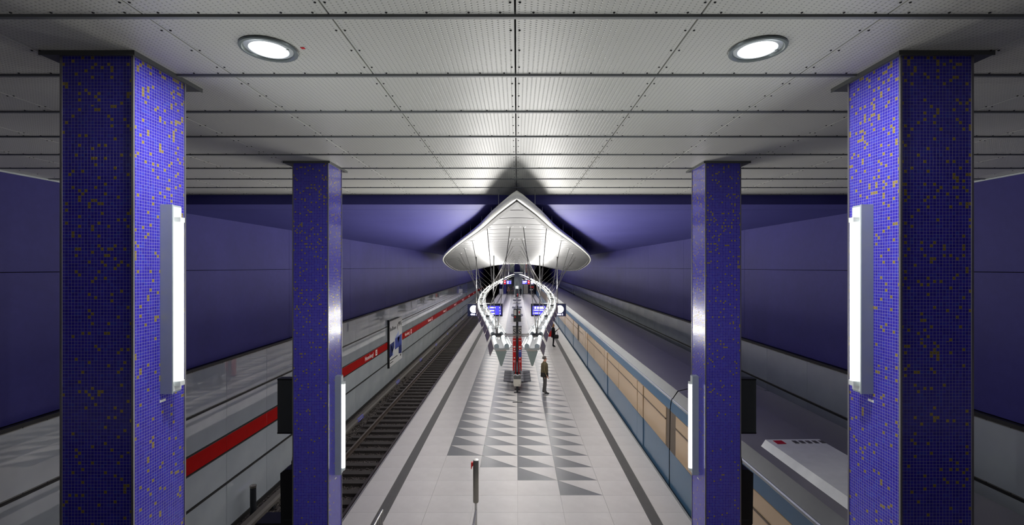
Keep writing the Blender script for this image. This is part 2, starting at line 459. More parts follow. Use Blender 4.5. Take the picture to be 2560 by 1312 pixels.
# ------------------------------------------------------------------ walls
ROWS = [(-3.49, -2.46), (-4.38, -3.535), (-5.63, -4.865), (-6.85, -5.69)]
YJ = 12.05; PL = 1.93
def clad_mesh(name, h, mat):
    b = MB()
    e = .004; d = .03
    # bevelled panel: face towards +x, origin at lower near corner
    b.add([(0,.004,0),(0,PL-.004,0),(0,PL-.004,h),(0,.004,h),(d-.006,.004,0),(d-.006,PL-.004,0),(d-.006,PL-.004,h),(d-.006,.004,h),
           (d,.012,.008),(d,PL-.012,.008),(d,PL-.012,h-.008),(d,.012,h-.008)],
          [(0,1,2,3),(8,9,10,11),(0,4,5,1),(1,5,6,2),(2,6,7,3),(3,7,4,0),(4,8,9,5),(5,9,10,6),(6,10,11,7),(7,11,8,4)])
    me = b.mesh(name); me.materials.append(M[mat])
    bm = bmesh.new(); bm.from_mesh(me); bmesh.ops.recalc_face_normals(bm, faces=bm.faces); bm.to_mesh(me); bm.free()
    return me
CM = [clad_mesh('enamel_panel', b-a, 'clad') for a, b in ROWS]
RM = clad_mesh('red_panel', 0.40, 'red')
for s in (-1, 1):
    wl = MB().box(BX+.08 if s > 0 else -BX-.4, BX+.4 if s > 0 else -BX-.08, -5, 125, -7.2, 1.5)
    # dark carrier behind the cladding
    wl.box(*(sorted((s*(WX+.032), s*(BX+.1)))), -5, YE+20, -6.98, -2.44)
    wl = wl.build('wall_'+SIDE[s], 'void'); tag(wl, None, None, None, 'structure')
    wl['label'] = 'tall blue concrete wall over grey enamel panels on the %s of the hall' % SIDE[s]
    # blue concrete panels
    ys = [-5, -0.5, 4.2, CEND, 15.6, 21.3, 27.0, 32.7, 38.4, 44.1, 49.8, 55.5, 61.2, 66.9, 72.6, 78.3, 84, 92, 100, 125]
    for ya, yb in zip(ys, ys[1:]):
        top = CZ if yb <= CEND+.01 else HZ
        for za, zb in ((-2.40, -.09), (-.078, top)):
            b = MB().box(*sorted((s*BX, s*(BX+.08))), ya+.006, yb-.006, za, zb)
            b.build('concrete_panel', 'blue', wl)
    # cladding panels
    far = MB(); fred = MB()
    for k in range(-6, 52):
        y = YJ+k*PL
        if y > YE+10: break
        for (a, b_), me in list(zip(ROWS, CM))+[((-4.825, -4.425), RM)]:
            if k < 17:
                o = link(me.name, me, wl)
                if s < 0: o.location = (-WX-.03, y, a)
                else: o.location = (WX+.03, y+PL, a); o.rotation_euler = (0, 0, PI)
            else:
                (fred if me is RM else far).box(*sorted((s*WX, s*(WX+.03))), y+.004, y+PL-.004, a, b_)
    tag(far.build('far_enamel_panels', 'clad', wl), kind='stuff'); tag(fred.build('far_red_panels', 'red', wl), kind='stuff')
    # rails between the rows
    for z0, z1, pr_, mt in ((-2.46, -2.395, .03, 'clad_trim'), (-3.533, -3.492, .012, 'clad_trim'), (-4.42, -4.385, .010, 'clad_trim'), (-4.862, -4.828, .012, 'clad_trim'), (-5.688, -5.634, .014, 'clad_trim'), (-6.98, -6.855, .02, 'clad_trim')):
        MB().box(*sorted((s*(WX-pr_), s*(WX+.05))), -5, YE+12, z0, z1).build('dark_rail', mt, wl)
    for z0, z1 in ((-2.482, -2.462), (-3.488, -3.470)):
        MB().box(*sorted((s*(WX-.006), s*(WX+.05))), -5, YE+12, z0, z1).build('pale_edge', 'clad_trim_l', wl)
    MB().box(*sorted((s*(BX-.02), s*BX)), -5, CEND, CZ-.03, CZ-.004).build('ceiling_edge_trim', 'ring_l', wl)
    sc = MB()
    for i in range(70):
        for z in (-2.472, -3.479):
            y = 3+i*.37
            sc.box(*sorted((s*(WX-.010), s*(WX-.004))), y-.006, y+.006, z-.006, z+.006)
    tag(sc.build('screw_heads', 'screw', wl), kind='stuff')
    # station name on the red band
    for j in range(8):
        y = 23.7+8.2*j+(0 if s < 0 else 1.5)
        rt = (PI/2, 0, PI/2) if s < 0 else (PI/2, 0, -PI/2)
        if s < 0:
            text_mesh('station_name', 'Hasenbergl', .30, 'white_txt', wl, (s*(WX-.002), y, -4.635), rt)
            MB().box(-WX+.001, -WX+.004, y+1.05, y+1.33, -4.78, -4.49).build('name_square', 'white_txt', wl)
            text_mesh('name_letter', 'U', .24, 'red', wl, (s*(WX-.006), y+1.19, -4.635), rt, bold=.008)
tag(MB().box(-3.95, 3.95, YE, YE+.3, FZ-1.2, HZ).build('wall_end', 'blue'), 'blue end wall behind the stairs at the far end of the platform', None, None, 'structure')
tag(MB().box(-BX-.4, BX+.4, 125, 125.3, -7.2, 1.5).build('wall_tunnel', 'void'), 'dark tunnel portal wall past the far platform end', None, None, 'structure')  # black colour stands in for the unlit depth of the tunnels
tag(MB().box(-BX-.4, BX+.4, -5.3, -5, -7.2, 1.5).build('wall_back', 'blue'), 'blue wall behind the viewer', None, None, 'structure')

# ------------------------------------------------------------------ low ceiling
ce = MB().box(-BX, BX, -5, CEND, CZ+.05, CZ+.35).build('ceiling', 'void'); tag(ce, 'low ceiling of pale perforated metal panels', None, None, 'structure')
def cpanel(name, w, d):
    b = MB(); e = .0015
    b.add([(e,e,0),(w-e,e,0),(w-e,d-e,0),(e,d-e,0),(0,0,e),(w,0,e),(w,d,e),(0,d,e),(0,0,.05),(w,0,.05),(w,d,.05),(0,d,.05)],
          [(0,3,2,1),(0,1,5,4),(1,2,6,5),(2,3,7,6),(3,0,4,7),(4,5,9,8),(5,6,10,9),(6,7,11,10),(7,4,8,11),(8,9,10,11)])
    me = b.mesh(name); me.materials.append(M['ceil'])
    bm = bmesh.new(); bm.from_mesh(me); bmesh.ops.recalc_face_normals(bm, faces=bm.faces); bm.to_mesh(me); bm.free()
    return me
gap = .010; bar = .040
pm = cpanel('ceiling_panel', TW-gap, PITCH-bar)
pe = cpanel('edge_panel', BX-7*TW-.02, PITCH-bar)
scr = MB()
def screw(x, y):
    r = .0075
    scr.lathe([(r, 0), (r*.8, -.004), (r*.25, -.006)], 7, 0, (x, y, CZ))
COLX, COLY = 2.835, (3.35, 6.565)
for k in range(-4, 8):
    y = CY0+k*PITCH+bar/2
    for j in range(-7, 7):
        x = -.01+j*TW+gap/2
        link('ceiling_panel', pm, ce, (x, y, CZ))
        if k >= -1:
            for t in (.14, .40, .66):
                screw(x+.022, y+t); screw(x+TW-gap-.022, y+t)
            for t in (.1, .33, .56, .8, .98): screw(x+t, y+PITCH-bar-.018)
    for x in (-.01+7*TW+gap/2, -BX+.01): link('edge_panel', pe, ce, (x, y, CZ))
tag(scr.build('screw_heads', 'screw', ce), kind='stuff')
for k in range(-4, 9):
    y = CY0+k*PITCH
    MB().prism([(y-.02, CZ+.05), (y-.02, CZ+.012), (y-.012, CZ-.012), (y+.012, CZ-.012), (y+.02, CZ+.012), (y+.02, CZ+.05)], 'x', -BX, BX).build('cross_bar', 'ceil_bar', ce)
MB().box(-1.43, -1.405, 3.035, 3.06, CZ-.002, CZ).build('red_sticker', 'sos_red', ce)

# mezzanine floor on which the viewer stands, with added, unseen downlights overhead
mz = MB().box(-BX, BX, -5, .9, -1.95, -1.65).build('floor', 'slab'); tag(mz, 'mezzanine floor behind the viewer', None, None, 'structure')
# hall ceiling
hc = MB().box(-BX-.05, BX+.05, CEND+.01, 10.05, HZ, HZ+.4).box(-BX-.05, BX+.05, 10.065, 125, HZ, HZ+.4).box(-BX, BX, 10.03, 10.09, HZ+.02, HZ+.3)
hc = hc.build('hall_ceiling', 'blue_c'); tag(hc, 'blue painted ceiling of the platform hall', None, None, 'structure')

# ------------------------------------------------------------------ columns
def mosaic_column(s, yc, label, seed):
    w_ = .241; z0, z1 = FZ, CZ-.02
    root = empty('mosaic_column', (s*COLX, yc, FZ), 0, label, 'column', 'blue mosaic columns')
    h = z1-z0
    me = bpy.data.meshes.new('shaft')
    vs = [(-w_,-w_,0),(w_,-w_,0),(w_,w_,0),(-w_,w_,0),(-w_,-w_,h),(w_,-w_,h),(w_,w_,h),(-w_,w_,h)]
    fs = [(0,1,5,4),(1,2,6,5),(2,3,7,6),(3,0,4,7),(4,5,6,7),(0,3,2,1)]
    me.from_pydata(vs, [], fs); uv = me.uv_layers.new(name='UVMap')
    for fi, p in enumerate(me.polygons):
        for li, vi in zip(p.loop_indices, p.vertices):
            v = me.vertices[vi].co
            u = (v.x if fi in (0, 2) else v.y)+w_+fi*4.0
            uv.data[li].uv = (u, v.z+FZ)
    me.materials.append(mat_mosaic('blue_gold_mosaic', seed))
    link('shaft', me, root)
    for ax, ay in ((-1,-1),(1,-1),(1,1),(-1,1)):
        cx, cy = ax*w_, ay*w_
        MB().box(cx-.007, cx+.007, cy-.007, cy+.007, 0, h).build('corner_strip', 'steel_trim', root)
    # cap plate overlapping to the track side and the far side
    xs = sorted((-s*.27, s*.37))
    MB().box(xs[0], xs[1], -.265, .40, h-.004, h+.02).build('cap_plate', 'plate', root)
    MB().box(xs[0], xs[1], -.27, -.262, h-.010, h+.02).box(*sorted((-s*.275, -s*.267)), -.27, .40, h-.010, h+.02).build('cap_edge', 'plate', root)
    return root
C1L = mosaic_column(-1, COLY[0], 'near left blue and gold mosaic column with its lamp high up', 1.0)
C1R = mosaic_column(1, COLY[0], 'near right blue and gold mosaic column with its lamp high up', 2.0)
C2L = mosaic_column(-1, COLY[1], 'farther left blue mosaic column, nearest the empty track', 3.0)
C2R = mosaic_column(1, COLY[1], 'farther right blue mosaic column standing before the train', 4.0)

def column_lamp(s, yc, z0, z1, label):
    """housing on the inner face of a column, tube towards the platform centre"""
    x0 = s*(COLX-.241)                       # column face
    L = z1-z0
    root = empty('column_lamp', (x0, yc+.045, z0), 0, label, 'lamp', 'tube lamps on the columns')
    d = -s                                   # outwards
    hp = [(d*0, -.05), (d*.088, -.05), (d*.092, -.044), (d*.075, -.02), (d*.075, .055), (d*0, .055)]
    MB().prism(hp, 'z', 0, L).build('housing', 'lamp_grey', root)
    # reflector face and end blocks
    MB().box(*sorted((d*.0752, d*.079)), -.042, .055, .012, L-.012).build('reflector', 'lamp_white', root)
    for a, b_ in ((.05, .085), (L-.125, L-.09)):
        MB().prism([(d*.078, -.02), (d*.12, -.014), (d*.12, .034), (d*.078, .04)], 'z', a, b_).build('lamp_holder', 'lamp_white', root)
    MB().tube([(d*.102, .012, .085), (d*.102, .012, L-.125)], .021, 12).build('tube', 'col_tube', root, True)
    MB().box(*sorted((d*.0005, d*.003)), -.055, .0, -.062, -.045).build('number_plate', 'white_txt', root)
    area('column_lamp_light', (d*.13, .012, L/2), (0, PI/2 if d < 0 else -PI/2, 0), L-.22, .05, P_COL, (.96, 1, .985), root)
    return root
column_lamp(-1, COLY[0], -.925, .455, 'tall lit tube lamp on the near left mosaic column')
column_lamp(1, COLY[0], -.925, .455, 'tall lit tube lamp on the near right mosaic column')
column_lamp(-1, COLY[1], -2.97, -1.56, 'lit tube lamp on the farther left mosaic column')
column_lamp(1, COLY[1], -2.97, -1.56, 'lit tube lamp on the farther right mosaic column')

# sign backs and black speakers on the track side of the farther columns
for s in (-1, 1):
    side = SIDE[s]
    xo = s*(COLX+.25)
    sg = empty('sign_box', (xo, COLY[1], -1.97), 0, 'dark grey sign box on the track side of the farther %s column' % side, 'sign', 'dark sign boxes')
    MB().box(*sorted((0, s*.30)), -.06, .06, -.39, .39).build('housing', 'dark_panel', sg)
    MB().box(*sorted((s*.0, s*.302)), -.064, -.058, .37, .385).box(*sorted((s*.0, s*.302)), -.064, -.058, -.385, -.37).build('frame', 'black', sg)
    MB().box(*sorted((-s*.02, s*.04)), -.03, .03, -.1, .1).build('bracket', 'dark_metal', sg)
    sp = empty('loudspeaker', (xo, COLY[1], -3.62), 0, 'black loudspeaker box low on the track side of the farther %s column' % side, 'speaker', 'black speakers')
    MB().prism([(0, 0), (s*.205, 0), (s*.22, .02), (s*.23, .73), (s*.16, .78), (0, .78)], 'y', -.12, .12).build('cabinet', 'black', sp)
    MB().box(*sorted((0, s*.09)), -.06, .06, .78, .99).build('mount', 'black', sp)
    MB().tube([(s*.085, 0, .93), (s*.115, 0, .9), (s*.125, 0, .84), (s*.12, 0, .77)], .008, 6).build('cable', 'black', sp)
    MB().box(*sorted((s*.03, s*.17)), -.123, -.119, .07, .085).build('name_strip', 'dark_metal', sp)
bx = empty('equipment_box', (-3.42, COLY[1]+.1, -3.86), 0, 'black flat equipment box under the loudspeaker of the farther left column', 'box')
MB().prism([(-.3, 0), (.34, 0), (.34, .23), (-.27, .23), (-.3, .2)], 'y', -.15, .15).build('case', 'black', bx)
MB().box(-.2, .2, -.156, -.15, .05, .18).build('cover', 'dark_panel', bx)

# ------------------------------------------------------------------ downlights
DL = [(-1.645, 3.054, 'left round recessed downlight in the panel ceiling beside a red sticker'), (1.597, 3.054, 'right round recessed downlight in the panel ceiling')]
DL += [(x, y, 'round recessed downlight behind the viewer, %s of the %s row of four' % (a, b)) for x, a in ((-4.85, 'leftmost'), (-1.62, 'second from left'), (1.62, 'third from left'), (4.85, 'rightmost')) for y, b in ((-.2, 'nearer'), (-3.4, 'farther'))]  # added out of view as fill for the near ceiling
for x, yd, lab in DL:
    d = empty('downlight', (x, yd, CZ), 0, lab, 'light', 'round ceiling downlights')
    b = MB(); b.lathe([(.17, .0), (.18, -.006), (.176, -.016), (.160, -.018), (.150, -.006), (.150, .004)], 48); smooth_mod(b.build('trim_ring', 'ring', d))
    b = MB(); b.lathe([(.149, -.004), (.138, -.010), (.122, -.012), (.116, -.008)], 48); smooth_mod(b.build('inner_ring', 'ring_l', d))
    b = MB(); b.lathe([(.115, -.010), (.110, -.0145), (.001, -.016)], 48); smooth_mod(b.build('diffuser', 'disc', d))
    MB().box(.10, .135, -.012, -.006, -.016, -.012).build('clip', 'ring', d)
    l = bpy.data.lights.new('downlight_light', 'AREA'); l.shape = 'DISK'; l.size = .22; l.energy = P_DOWN if yd > 0 else P_MEZZ
    lo = bpy.data.objects.new('downlight_light', l); COL.objects.link(lo); lo.parent = d; lo.location = (0, 0, -.02)

# ------------------------------------------------------------------ canopy
# edge of the leaf-shaped canopy: Y, half width, edge height ; centre height
EDGE_X = [(6.75, 0.0), (8.6, .40), (11.3, .92), (15.8, 1.95), (20.3, 2.95), (25.5, 4.02), (30, 4.80), (34.5, 5.32), (38, 5.5), (41, 5.42), (45, 5.05), (50, 4.45), (57, 3.0), (61.5, 1.35), (63.5, 0.0)]
EDGE_Z = [(6.75, 1.04), (11.3, .955), (15.8, .85), (20.3, .74), (25.5, .60), (30, .44), (34.5, .21), (38, -.03), (41, -.28), (45, -.35), (50, -.22), (57, .15), (62, .43), (63.5, .47)]
CEN_Z = [(6.75, 1.05), (11, 1.0), (20, .89), (30, .76), (40, .675), (50, .59), (63.5, .47)]
ex = lambda y: max(0.0, smooth_interp(EDGE_X, y)); ez = lambda y: smooth_interp(EDGE_Z, y); cz = lambda y: smooth_interp(CEN_Z, y)
def can_z(x, y):
    e = max(ex(y), .01); t = min(1, abs(x)/e)
    return cz(y)+(ez(y)-cz(y))*t*t
cp = empty('light_canopy', (0, 6.75, 1.04), 0, 'long white leaf-shaped reflector canopy hanging over the platform', 'canopy')
O = Vector((0, 6.75, 1.04))
strip_y = [7.15]
while strip_y[-1] < 63.0: strip_y.append(strip_y[-1]+1.2)
for ya, yb in zip(strip_y, strip_y[1:]):
    yb = min(yb, 63.3)
    b = MB(); n = 26; g = .035
    rows = [ya+g, ya+.3, (ya+yb)/2, yb-.3, yb-g]; bulge = [0, -.014, -.02, -.014, 0]
    if yb-ya < .8: rows = [ya+(yb-ya)*q for q in (.05, .25, .5, .75, .95)]
    def grid(off):
        vs = []
        for y, bg in zip(rows, bulge):
            e = max(.02, ex(y)-.15)
            for i in range(n+1):
                x = -e+2*e*i/n; vs.append(Vector((x, y, can_z(x, y)+off+bg))-O)
        return vs
    lo_, up_ = grid(0), grid(.03)
    k = n+1
    fs = []
    for r in range(4):
        for i in range(n): fs.append((r*k+i, r*k+i+1, (r+1)*k+i+1, (r+1)*k+i))
    N_ = 5*k
    fu = [tuple(i+N_ for i in f) for f in fs]
    rim = [(i, i+1, N_+i+1, N_+i) for i in range(n)]+[(4*k+i, 4*k+i+1, N_+4*k+i+1, N_+4*k+i) for i in range(n)]
    b.add(lo_+up_, fs+fu+rim)
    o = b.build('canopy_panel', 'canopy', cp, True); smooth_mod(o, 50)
# roof skin above the panels closes the joints
b = MB(); ys = [6.9+i*.8 for i in range(71)]; n = 20; vs = []
for y in ys:
    e = max(.01, ex(y)-.03)
    for i in range(n+1):
        x = -e+2*e*i/n; vs.append(Vector((x, y, can_z(x, y)+.05))-O)
b.add(vs, [(r*(n+1)+i, r*(n+1)+i+1, (r+1)*(n+1)+i+1, (r+1)*(n+1)+i) for r in range(len(ys)-1) for i in range(n)])
b.build('roof_skin', 'slot', cp, True)
ring = []
yy = [6.75, 6.95, 7.3, 7.8, 8.6]+[9.5+i*1.2 for i in range(44)]+[62, 62.8, 63.3]
for y in yy: ring.append((-ex(y), y, ez(y)))
for y in reversed(yy[1:]): ring.append((ex(y), y, ez(y)))
b = MB(); b.tube([Vector(p)-O+Vector((0, 0, .02)) for p in ring], .062, 10, closed=True); smooth_mod(b.build('rim', 'rim', cp))
for s in (-1, 1):                                       # dark lip inside the rim
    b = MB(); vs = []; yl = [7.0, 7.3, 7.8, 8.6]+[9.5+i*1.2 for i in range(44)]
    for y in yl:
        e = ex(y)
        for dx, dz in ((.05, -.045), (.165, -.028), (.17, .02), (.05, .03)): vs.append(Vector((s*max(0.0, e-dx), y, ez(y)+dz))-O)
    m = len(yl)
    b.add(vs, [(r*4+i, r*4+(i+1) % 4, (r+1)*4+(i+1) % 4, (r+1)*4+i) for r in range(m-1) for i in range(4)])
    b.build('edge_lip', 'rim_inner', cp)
b = MB(); vs = []
for y in (30.0, 30.09):
    for i in range(41):
        x = -(ex(30)-.3)+2*(ex(30)-.3)*i/40; vs.append(Vector((x, y, can_z(x, y)-.006))-O)
b.add(vs, [(i, i+1, 41+i+1, 41+i) for i in range(40)]); b.build('slot_line', 'slot', cp)
for y in (8.6, 9.6, 11.3, 13.5, 16, 20, 25, 30, 36, 42, 48, 55):
    for s in (-1, 1):
        x = s*(ex(y)-.06); top = CZ if y < CEND else HZ
        MB().tube([Vector((x, y, can_z(x, y)+.03))-O, Vector((x, y, top))-O], .006, 5).build('suspension_wire', 'pole', cp)

# ------------------------------------------------------------------ rows of luminaires
ZT = -1.67
PATH = [(9.3, .30), (10.1, .37), (12.1, .58), (14.1, .83), (16.3, 1.12), (18.6, 1.41), (21.8, 1.69), (26.3, 1.96), (31.5, 2.16), (39, 2.28), (49, 2.2), (68.6, 1.79), (90, 1.05), (98, .5)]
ZP = [(9, -1.67), (60, -1.67), (98, -1.60)]
px = lambda y: smooth_interp(PATH, y); pz = lambda y: interp(ZP, y)
def lum_parts():
    """one module in local axes: y along the row, +x towards the platform centre"""
    L = 1.2; d = {}
    d['tray'] = MB().prism([(-.15, -.05), (.15, -.05), (.16, -.005), (.15, .0), (.06, .0), (.03, -.012), (-.03, -.012), (-.06, .0), (-.15, .0), (-.16, -.005)], 'y', -L/2, L/2)
    for i, x in enumerate((-.105, .105)): d['tube%d' % i] = MB().tube([(x, -L/2+.03, .03), (x, L/2-.03, .03)], .02, 8)
    d['outer_shield'] = MB().prism([(-.165, .0), (-.155, -.006), (-.235, -.175), (-.245, -.17)], 'y', -L/2+.01, L/2+.05)
    d['inner_reflector'] = MB().prism([(.16, -.01), (.168, -.014), (.225, .05), (.215, .056)], 'y', -L/2+.01, L/2-.02)
    ei = 0
    for x in (-.105, .105):
        for y in (-L/2+.012, L/2-.012):
            poly = [(x+.05*math.cos(a), .03+.055*math.sin(a)) for a in [PI*i/8 for i in range(9)]]+[(x-.045, -.01), (x+.045, -.01)]
            d['end_plate%d' % ei] = MB().prism(poly, 'y', y-.008, y+.008); ei += 1
    return d
LP = lum_parts()
LMESH = {}
for k, b in LP.items():
    me = b.mesh(k.rstrip('0123')); mt = {'tray': 'tray', 'tube0': 'tube', 'tube1': 'tube', 'outer_shield': 'shield', 'inner_reflector': 'tray', 'end_plate': 'lamp_grey'}[k if k.startswith('tube') else k.rstrip('0123')]
    me.materials.append(M[mt])
    bm = bmesh.new(); bm.from_mesh(me); bmesh.ops.recalc_face_normals(bm, faces=bm.faces); bm.to_mesh(me); bm.free()
    LMESH[k] = me
# a joined version for the far modules, too small to show their parts
def joined_far(flip):
    b = MB()
    for mi, ks in enumerate((('tray', 'inner_reflector'), ('tube0', 'tube1'), ('outer_shield',))):
        for k in ks:
            src = LP[k]; b.add([(flip*x, y, z) for x, y, z in src.v], src.f, mi)
    me = b.mesh('row_luminaire')
    for k in ('tray', 'tube', 'shield'): me.materials.append(M[k])
    me.polygons.foreach_set('material_index', b.mi)
    bm = bmesh.new(); bm.from_mesh(me); bmesh.ops.recalc_face_normals(bm, faces=bm.faces); bm.to_mesh(me); bm.free()
    return me
ONES = ['', 'first', 'second', 'third', 'fourth', 'fifth', 'sixth', 'seventh', 'eighth', 'ninth', 'tenth', 'eleventh', 'twelfth', 'thirteenth', 'fourteenth', 'fifteenth', 'sixteenth', 'seventeenth', 'eighteenth', 'nineteenth']
TENS = {2: ('twenty', 'twentieth'), 3: ('thirty', 'thirtieth'), 4: ('forty', 'fortieth'), 5: ('fifty', 'fiftieth'), 6: ('sixty', 'sixtieth'), 7: ('seventy', 'seventieth')}
def ordinal(n):
    if n < 20: return ONES[n]
    a, b = divmod(n, 10)
    return TENS[a][1] if b == 0 else TENS[a][0]+'-'+ONES[b]
for s in (-1, 1):
    side = SIDE[s]; FJ = joined_far(-s)
    y = 10.1; i = 0
    while y < 97.5:
        x, z = s*px(y), pz(y)
        dx = (px(y+.3)-px(y-.3))/.6*s
        rz = -math.atan(dx)
        if i < 14:
            lab = '%s twin-tube luminaire of the %s suspended light row, counted from the near end' % (ordinal(i+1), side)
            r = empty('row_luminaire', (x, y, z), rz, lab, 'light', 'modules of the suspended light rows')
            r.scale = (1, 1, 1)
            for k, me in LMESH.items():
                o = link(me.name, me, r)
                if s > 0: o.scale = (-1, 1, 1)
        else:
            r = link('row_luminaire', FJ, None, (x, y, z), (0, 0, rz))
            tag(r, '%s small luminaire of the %s suspended light row, counted from the near end' % (ordinal(i+1), side), 'light', 'modules of the suspended light rows')
        if i < 22 or i % 3 == 1:
            f = 1.0 if i < 22 else 3.0
            area('row_downlight', (-.0, 0, -.058), (0, -s*math.radians(34), 0), .16, 1.12*(1 if f == 1 else 3.2), P_LOW*f, (1, .985, .955), r)  # added downward fill below the tray, brightens the platform floor
            for q in (-1, 1):
                area('row_light', (q*.105, 0, .052), (PI, q*math.radians(6), 0), (.036), 1.12*(1 if f == 1 else 3.2), P_ROW*f*.5, (1, .98, .945), r)
        y += (1.3 if i != 0 else 1.75) if i < 1 else 1.3
        i += 1
# trusses with hanger rods
for s in (-1, 1):
    side = SIDE[s]
    y0 = 9.55
    tr = empty('light_row_truss', (s*px(y0), y0, ZT), 0, 'slim steel truss with hanger rods carrying the %s light row' % side, 'truss', 'trusses of the light rows')
    O2 = Vector((s*px(y0), y0, ZT))
    ys = [y0+i*1.0 for i in range(89)]
    def chord(dx, dz, r, nm, mt):
        b = MB(); b.tube([Vector((s*px(y)+dx, y, pz(y)+dz))-O2 for y in ys], r, 6); smooth_mod(b.build(nm, mt, tr))
    chord(-.09, -.075, .016, 'upper_chord', 'pole'); chord(.09, -.075, .016, 'upper_chord', 'pole'); chord(0, -.30, .02, 'lower_chord', 'pole')
    lace = MB()
    for k, (ya, yb) in enumerate(zip(ys, ys[1:])):
        if ya > 60: break
        ym = (ya+yb)/2
        for dx in (-.09, .09):
            lace.tube([Vector((s*px(ya)+dx, ya, pz(ya)-.075))-O2, Vector((s*px(ym), ym, pz(ym)-.30))-O2, Vector((s*px(yb)+dx, yb, pz(yb)-.075))-O2], .008, 4)
    tag(lace.build('lacing_bars', 'pole', tr), kind='stuff')
    # pointed end fin
    yf = y0-.03
    MB().prism([(-.115, -.07), (.115, -.07), (.02, -.37), (0, -.385), (-.02, -.37)], 'y', -.035, -.015).build('end_fin', 'fin', tr)
    MB().tube([(-.12, 0, -.06), (-.005, .02, -.39)], .012, 6).build('fin_edge', 'lamp_white', tr)
    MB().box(-.10, .10, -.05, .06, -.07, -.035).build('end_block', 'shield', tr)
    # nodes and rods
    k = 0; yn = 11.25
    while yn < 97:
        xt, zt = s*px(yn), pz(yn)
        hub = MB(); hub.box(-.11, .11, -.06, .06, -.03, .045); h_ = hub.build('node_block', 'dark_metal', tr); h_.location = Vector((xt, yn, zt))-O2
        if yn < 62: xo = s*min(ex(yn)*.86, max(px(yn)*.95, ex(yn)*.80)); zo = can_z(xo, yn); xi = s*.16; zi = can_z(xi, yn)
        else: xo = xt+s*1.6; zo = HZ; xi = xt; zi = HZ
        for (xa, za, nm) in ((xo, zo, 'outer_hanger_rod'), (xi, zi, 'inner_hanger_rod')):
            a = Vector((xt, yn, zt))-O2; b_ = Vector((xa, yn, za))-O2
            MB().tube([a, b_], .010 if yn < 40 else .012, 6).tube([a+(b_-a)*.52, a+(b_-a)*.62], .02, 6).tube([a+(b_-a)*.02, a+(b_-a)*.14], .018, 6).build(nm, 'rod', tr)
            if yn < 40: MB().lathe([(.13, 0), (.09, -.02), (.03, -.035)], 12, 0, tuple(b_)).build('fixing_plate', 'canopy', tr)
        k += 1; yn += 4.2
cb = empty('cross_tie', (0, 11.25, ZT), 0, 'pair of thin steel bars tying the two light rows together near their front', 'bar')
for dy in (-.12, .16): MB().tube([(-px(11.25+dy), dy, 0), (px(11.25+dy), dy, 0)], .012, 8).build('bar', 'rod', cb)

# ------------------------------------------------------------------ hanging platform signs
def platform_sign(s, Y, num, label, pole_top):
    """sign box with clock at the outer end, red panel, display at the inner end"""
    xo, xi = 3.2, .93          # distances from the axis
    W = xo-xi; H = .81; zt = -2.40
    r = empty('platform_sign', (s*(xo+xi)/2, Y, zt-H), 0, label, 'sign', 'hanging platform signs')
    cx = lambda d: s*d-s*(xo+xi)/2
    MB().box(-W/2, W/2, -.09, .09, 0, H).build('housing', 'navy', r)
    MB().box(-W/2-.01, W/2+.01, -.1, .1, H, H+.02).build('top_edge', 'steel', r)
    c = cx(xo-.405)
    MB().tube([(c, -.09, .46), (c, -.104, .46)], .255, 40).build('clock_face', 'clock', r)
    MB().tube([(c, -.104, .46), (c, -.108, .46)], .014, 12).box(c-.004, c+.004, -.108, -.105, .46, .63).build('clock_hands', 'black_txt', r)
    text_mesh('track_number', 'Gleis %d' % num, .15, 'screen_txt', r, (c, -.092, .115), (PI/2, 0, 0), bold=.006)
    rc = cx(xo-1.02)
    MB().box(rc-.17, rc+.17, -.098, -.09, .05, .76).build('red_panel', 'sign_red', r)
    MB().box(rc-.09, rc-.02, -.102, -.098, .33, .47).box(rc+.02, rc+.09, -.102, -.098, .33, .47).build('red_panel_mark', 'screen_txt', r)
    da, db = sorted((cx(xi+.09), cx(xi+.93)))
    dsp = MB().box(da, db, -.1, -.09, .10, .67).build('display', 'screen', r)
    for q in range(3):
        z = .53-q*.19
        w1 = (.42, .34, .38)[q]
        if s < 0: MB().box(da+.05, da+.05+w1, -.104, -.1, z, z+.065).box(db-.12, db-.04, -.104, -.1, z, z+.06).build('text_line', 'screen_txt', dsp)
        elif q == 0: MB().box(da+.04, da+.08, -.104, -.1, z-.04, z+.1).box(da+.13, da+.24, -.104, -.1, z-.04, z+.1).box(da+.3, db-.06, -.104, -.1, z-.04, z+.09).build('text_line', 'screen_txt', dsp)
        else: MB().box(da+.04, da+.5+.2*(2-q), -.104, -.1, z+.03, z+.085).build('text_line', 'screen_txt', dsp)
    for d in ((2.64, 1.50)):
        x = cx(d)
        zt_ = pole_top(s*d, Y)
        MB().tube([(x, 0, H), (x, 0, zt_-(zt-H))], .035, 10).build('pole', 'pole', r, True)
        MB().tube([(x, 0, H), (x, 0, H+.12)], .05, 10).build('pole_foot', 'steel', r, True)
    return r
platform_sign(-1, 30.0, 1, 'near hanging sign reading Gleis 1 with a lit clock over the left platform edge', lambda x, y: can_z(x, y))
platform_sign(1, 30.0, 2, 'near hanging sign reading Gleis 2 with a lit clock over the right platform edge', lambda x, y: can_z(x, y))
platform_sign(-1, 84.0, 1, 'small far hanging sign with a clock left of the far stairs', lambda x, y: HZ)
platform_sign(1, 84.0, 2, 'small far hanging sign with a clock right of the far stairs', lambda x, y: HZ)

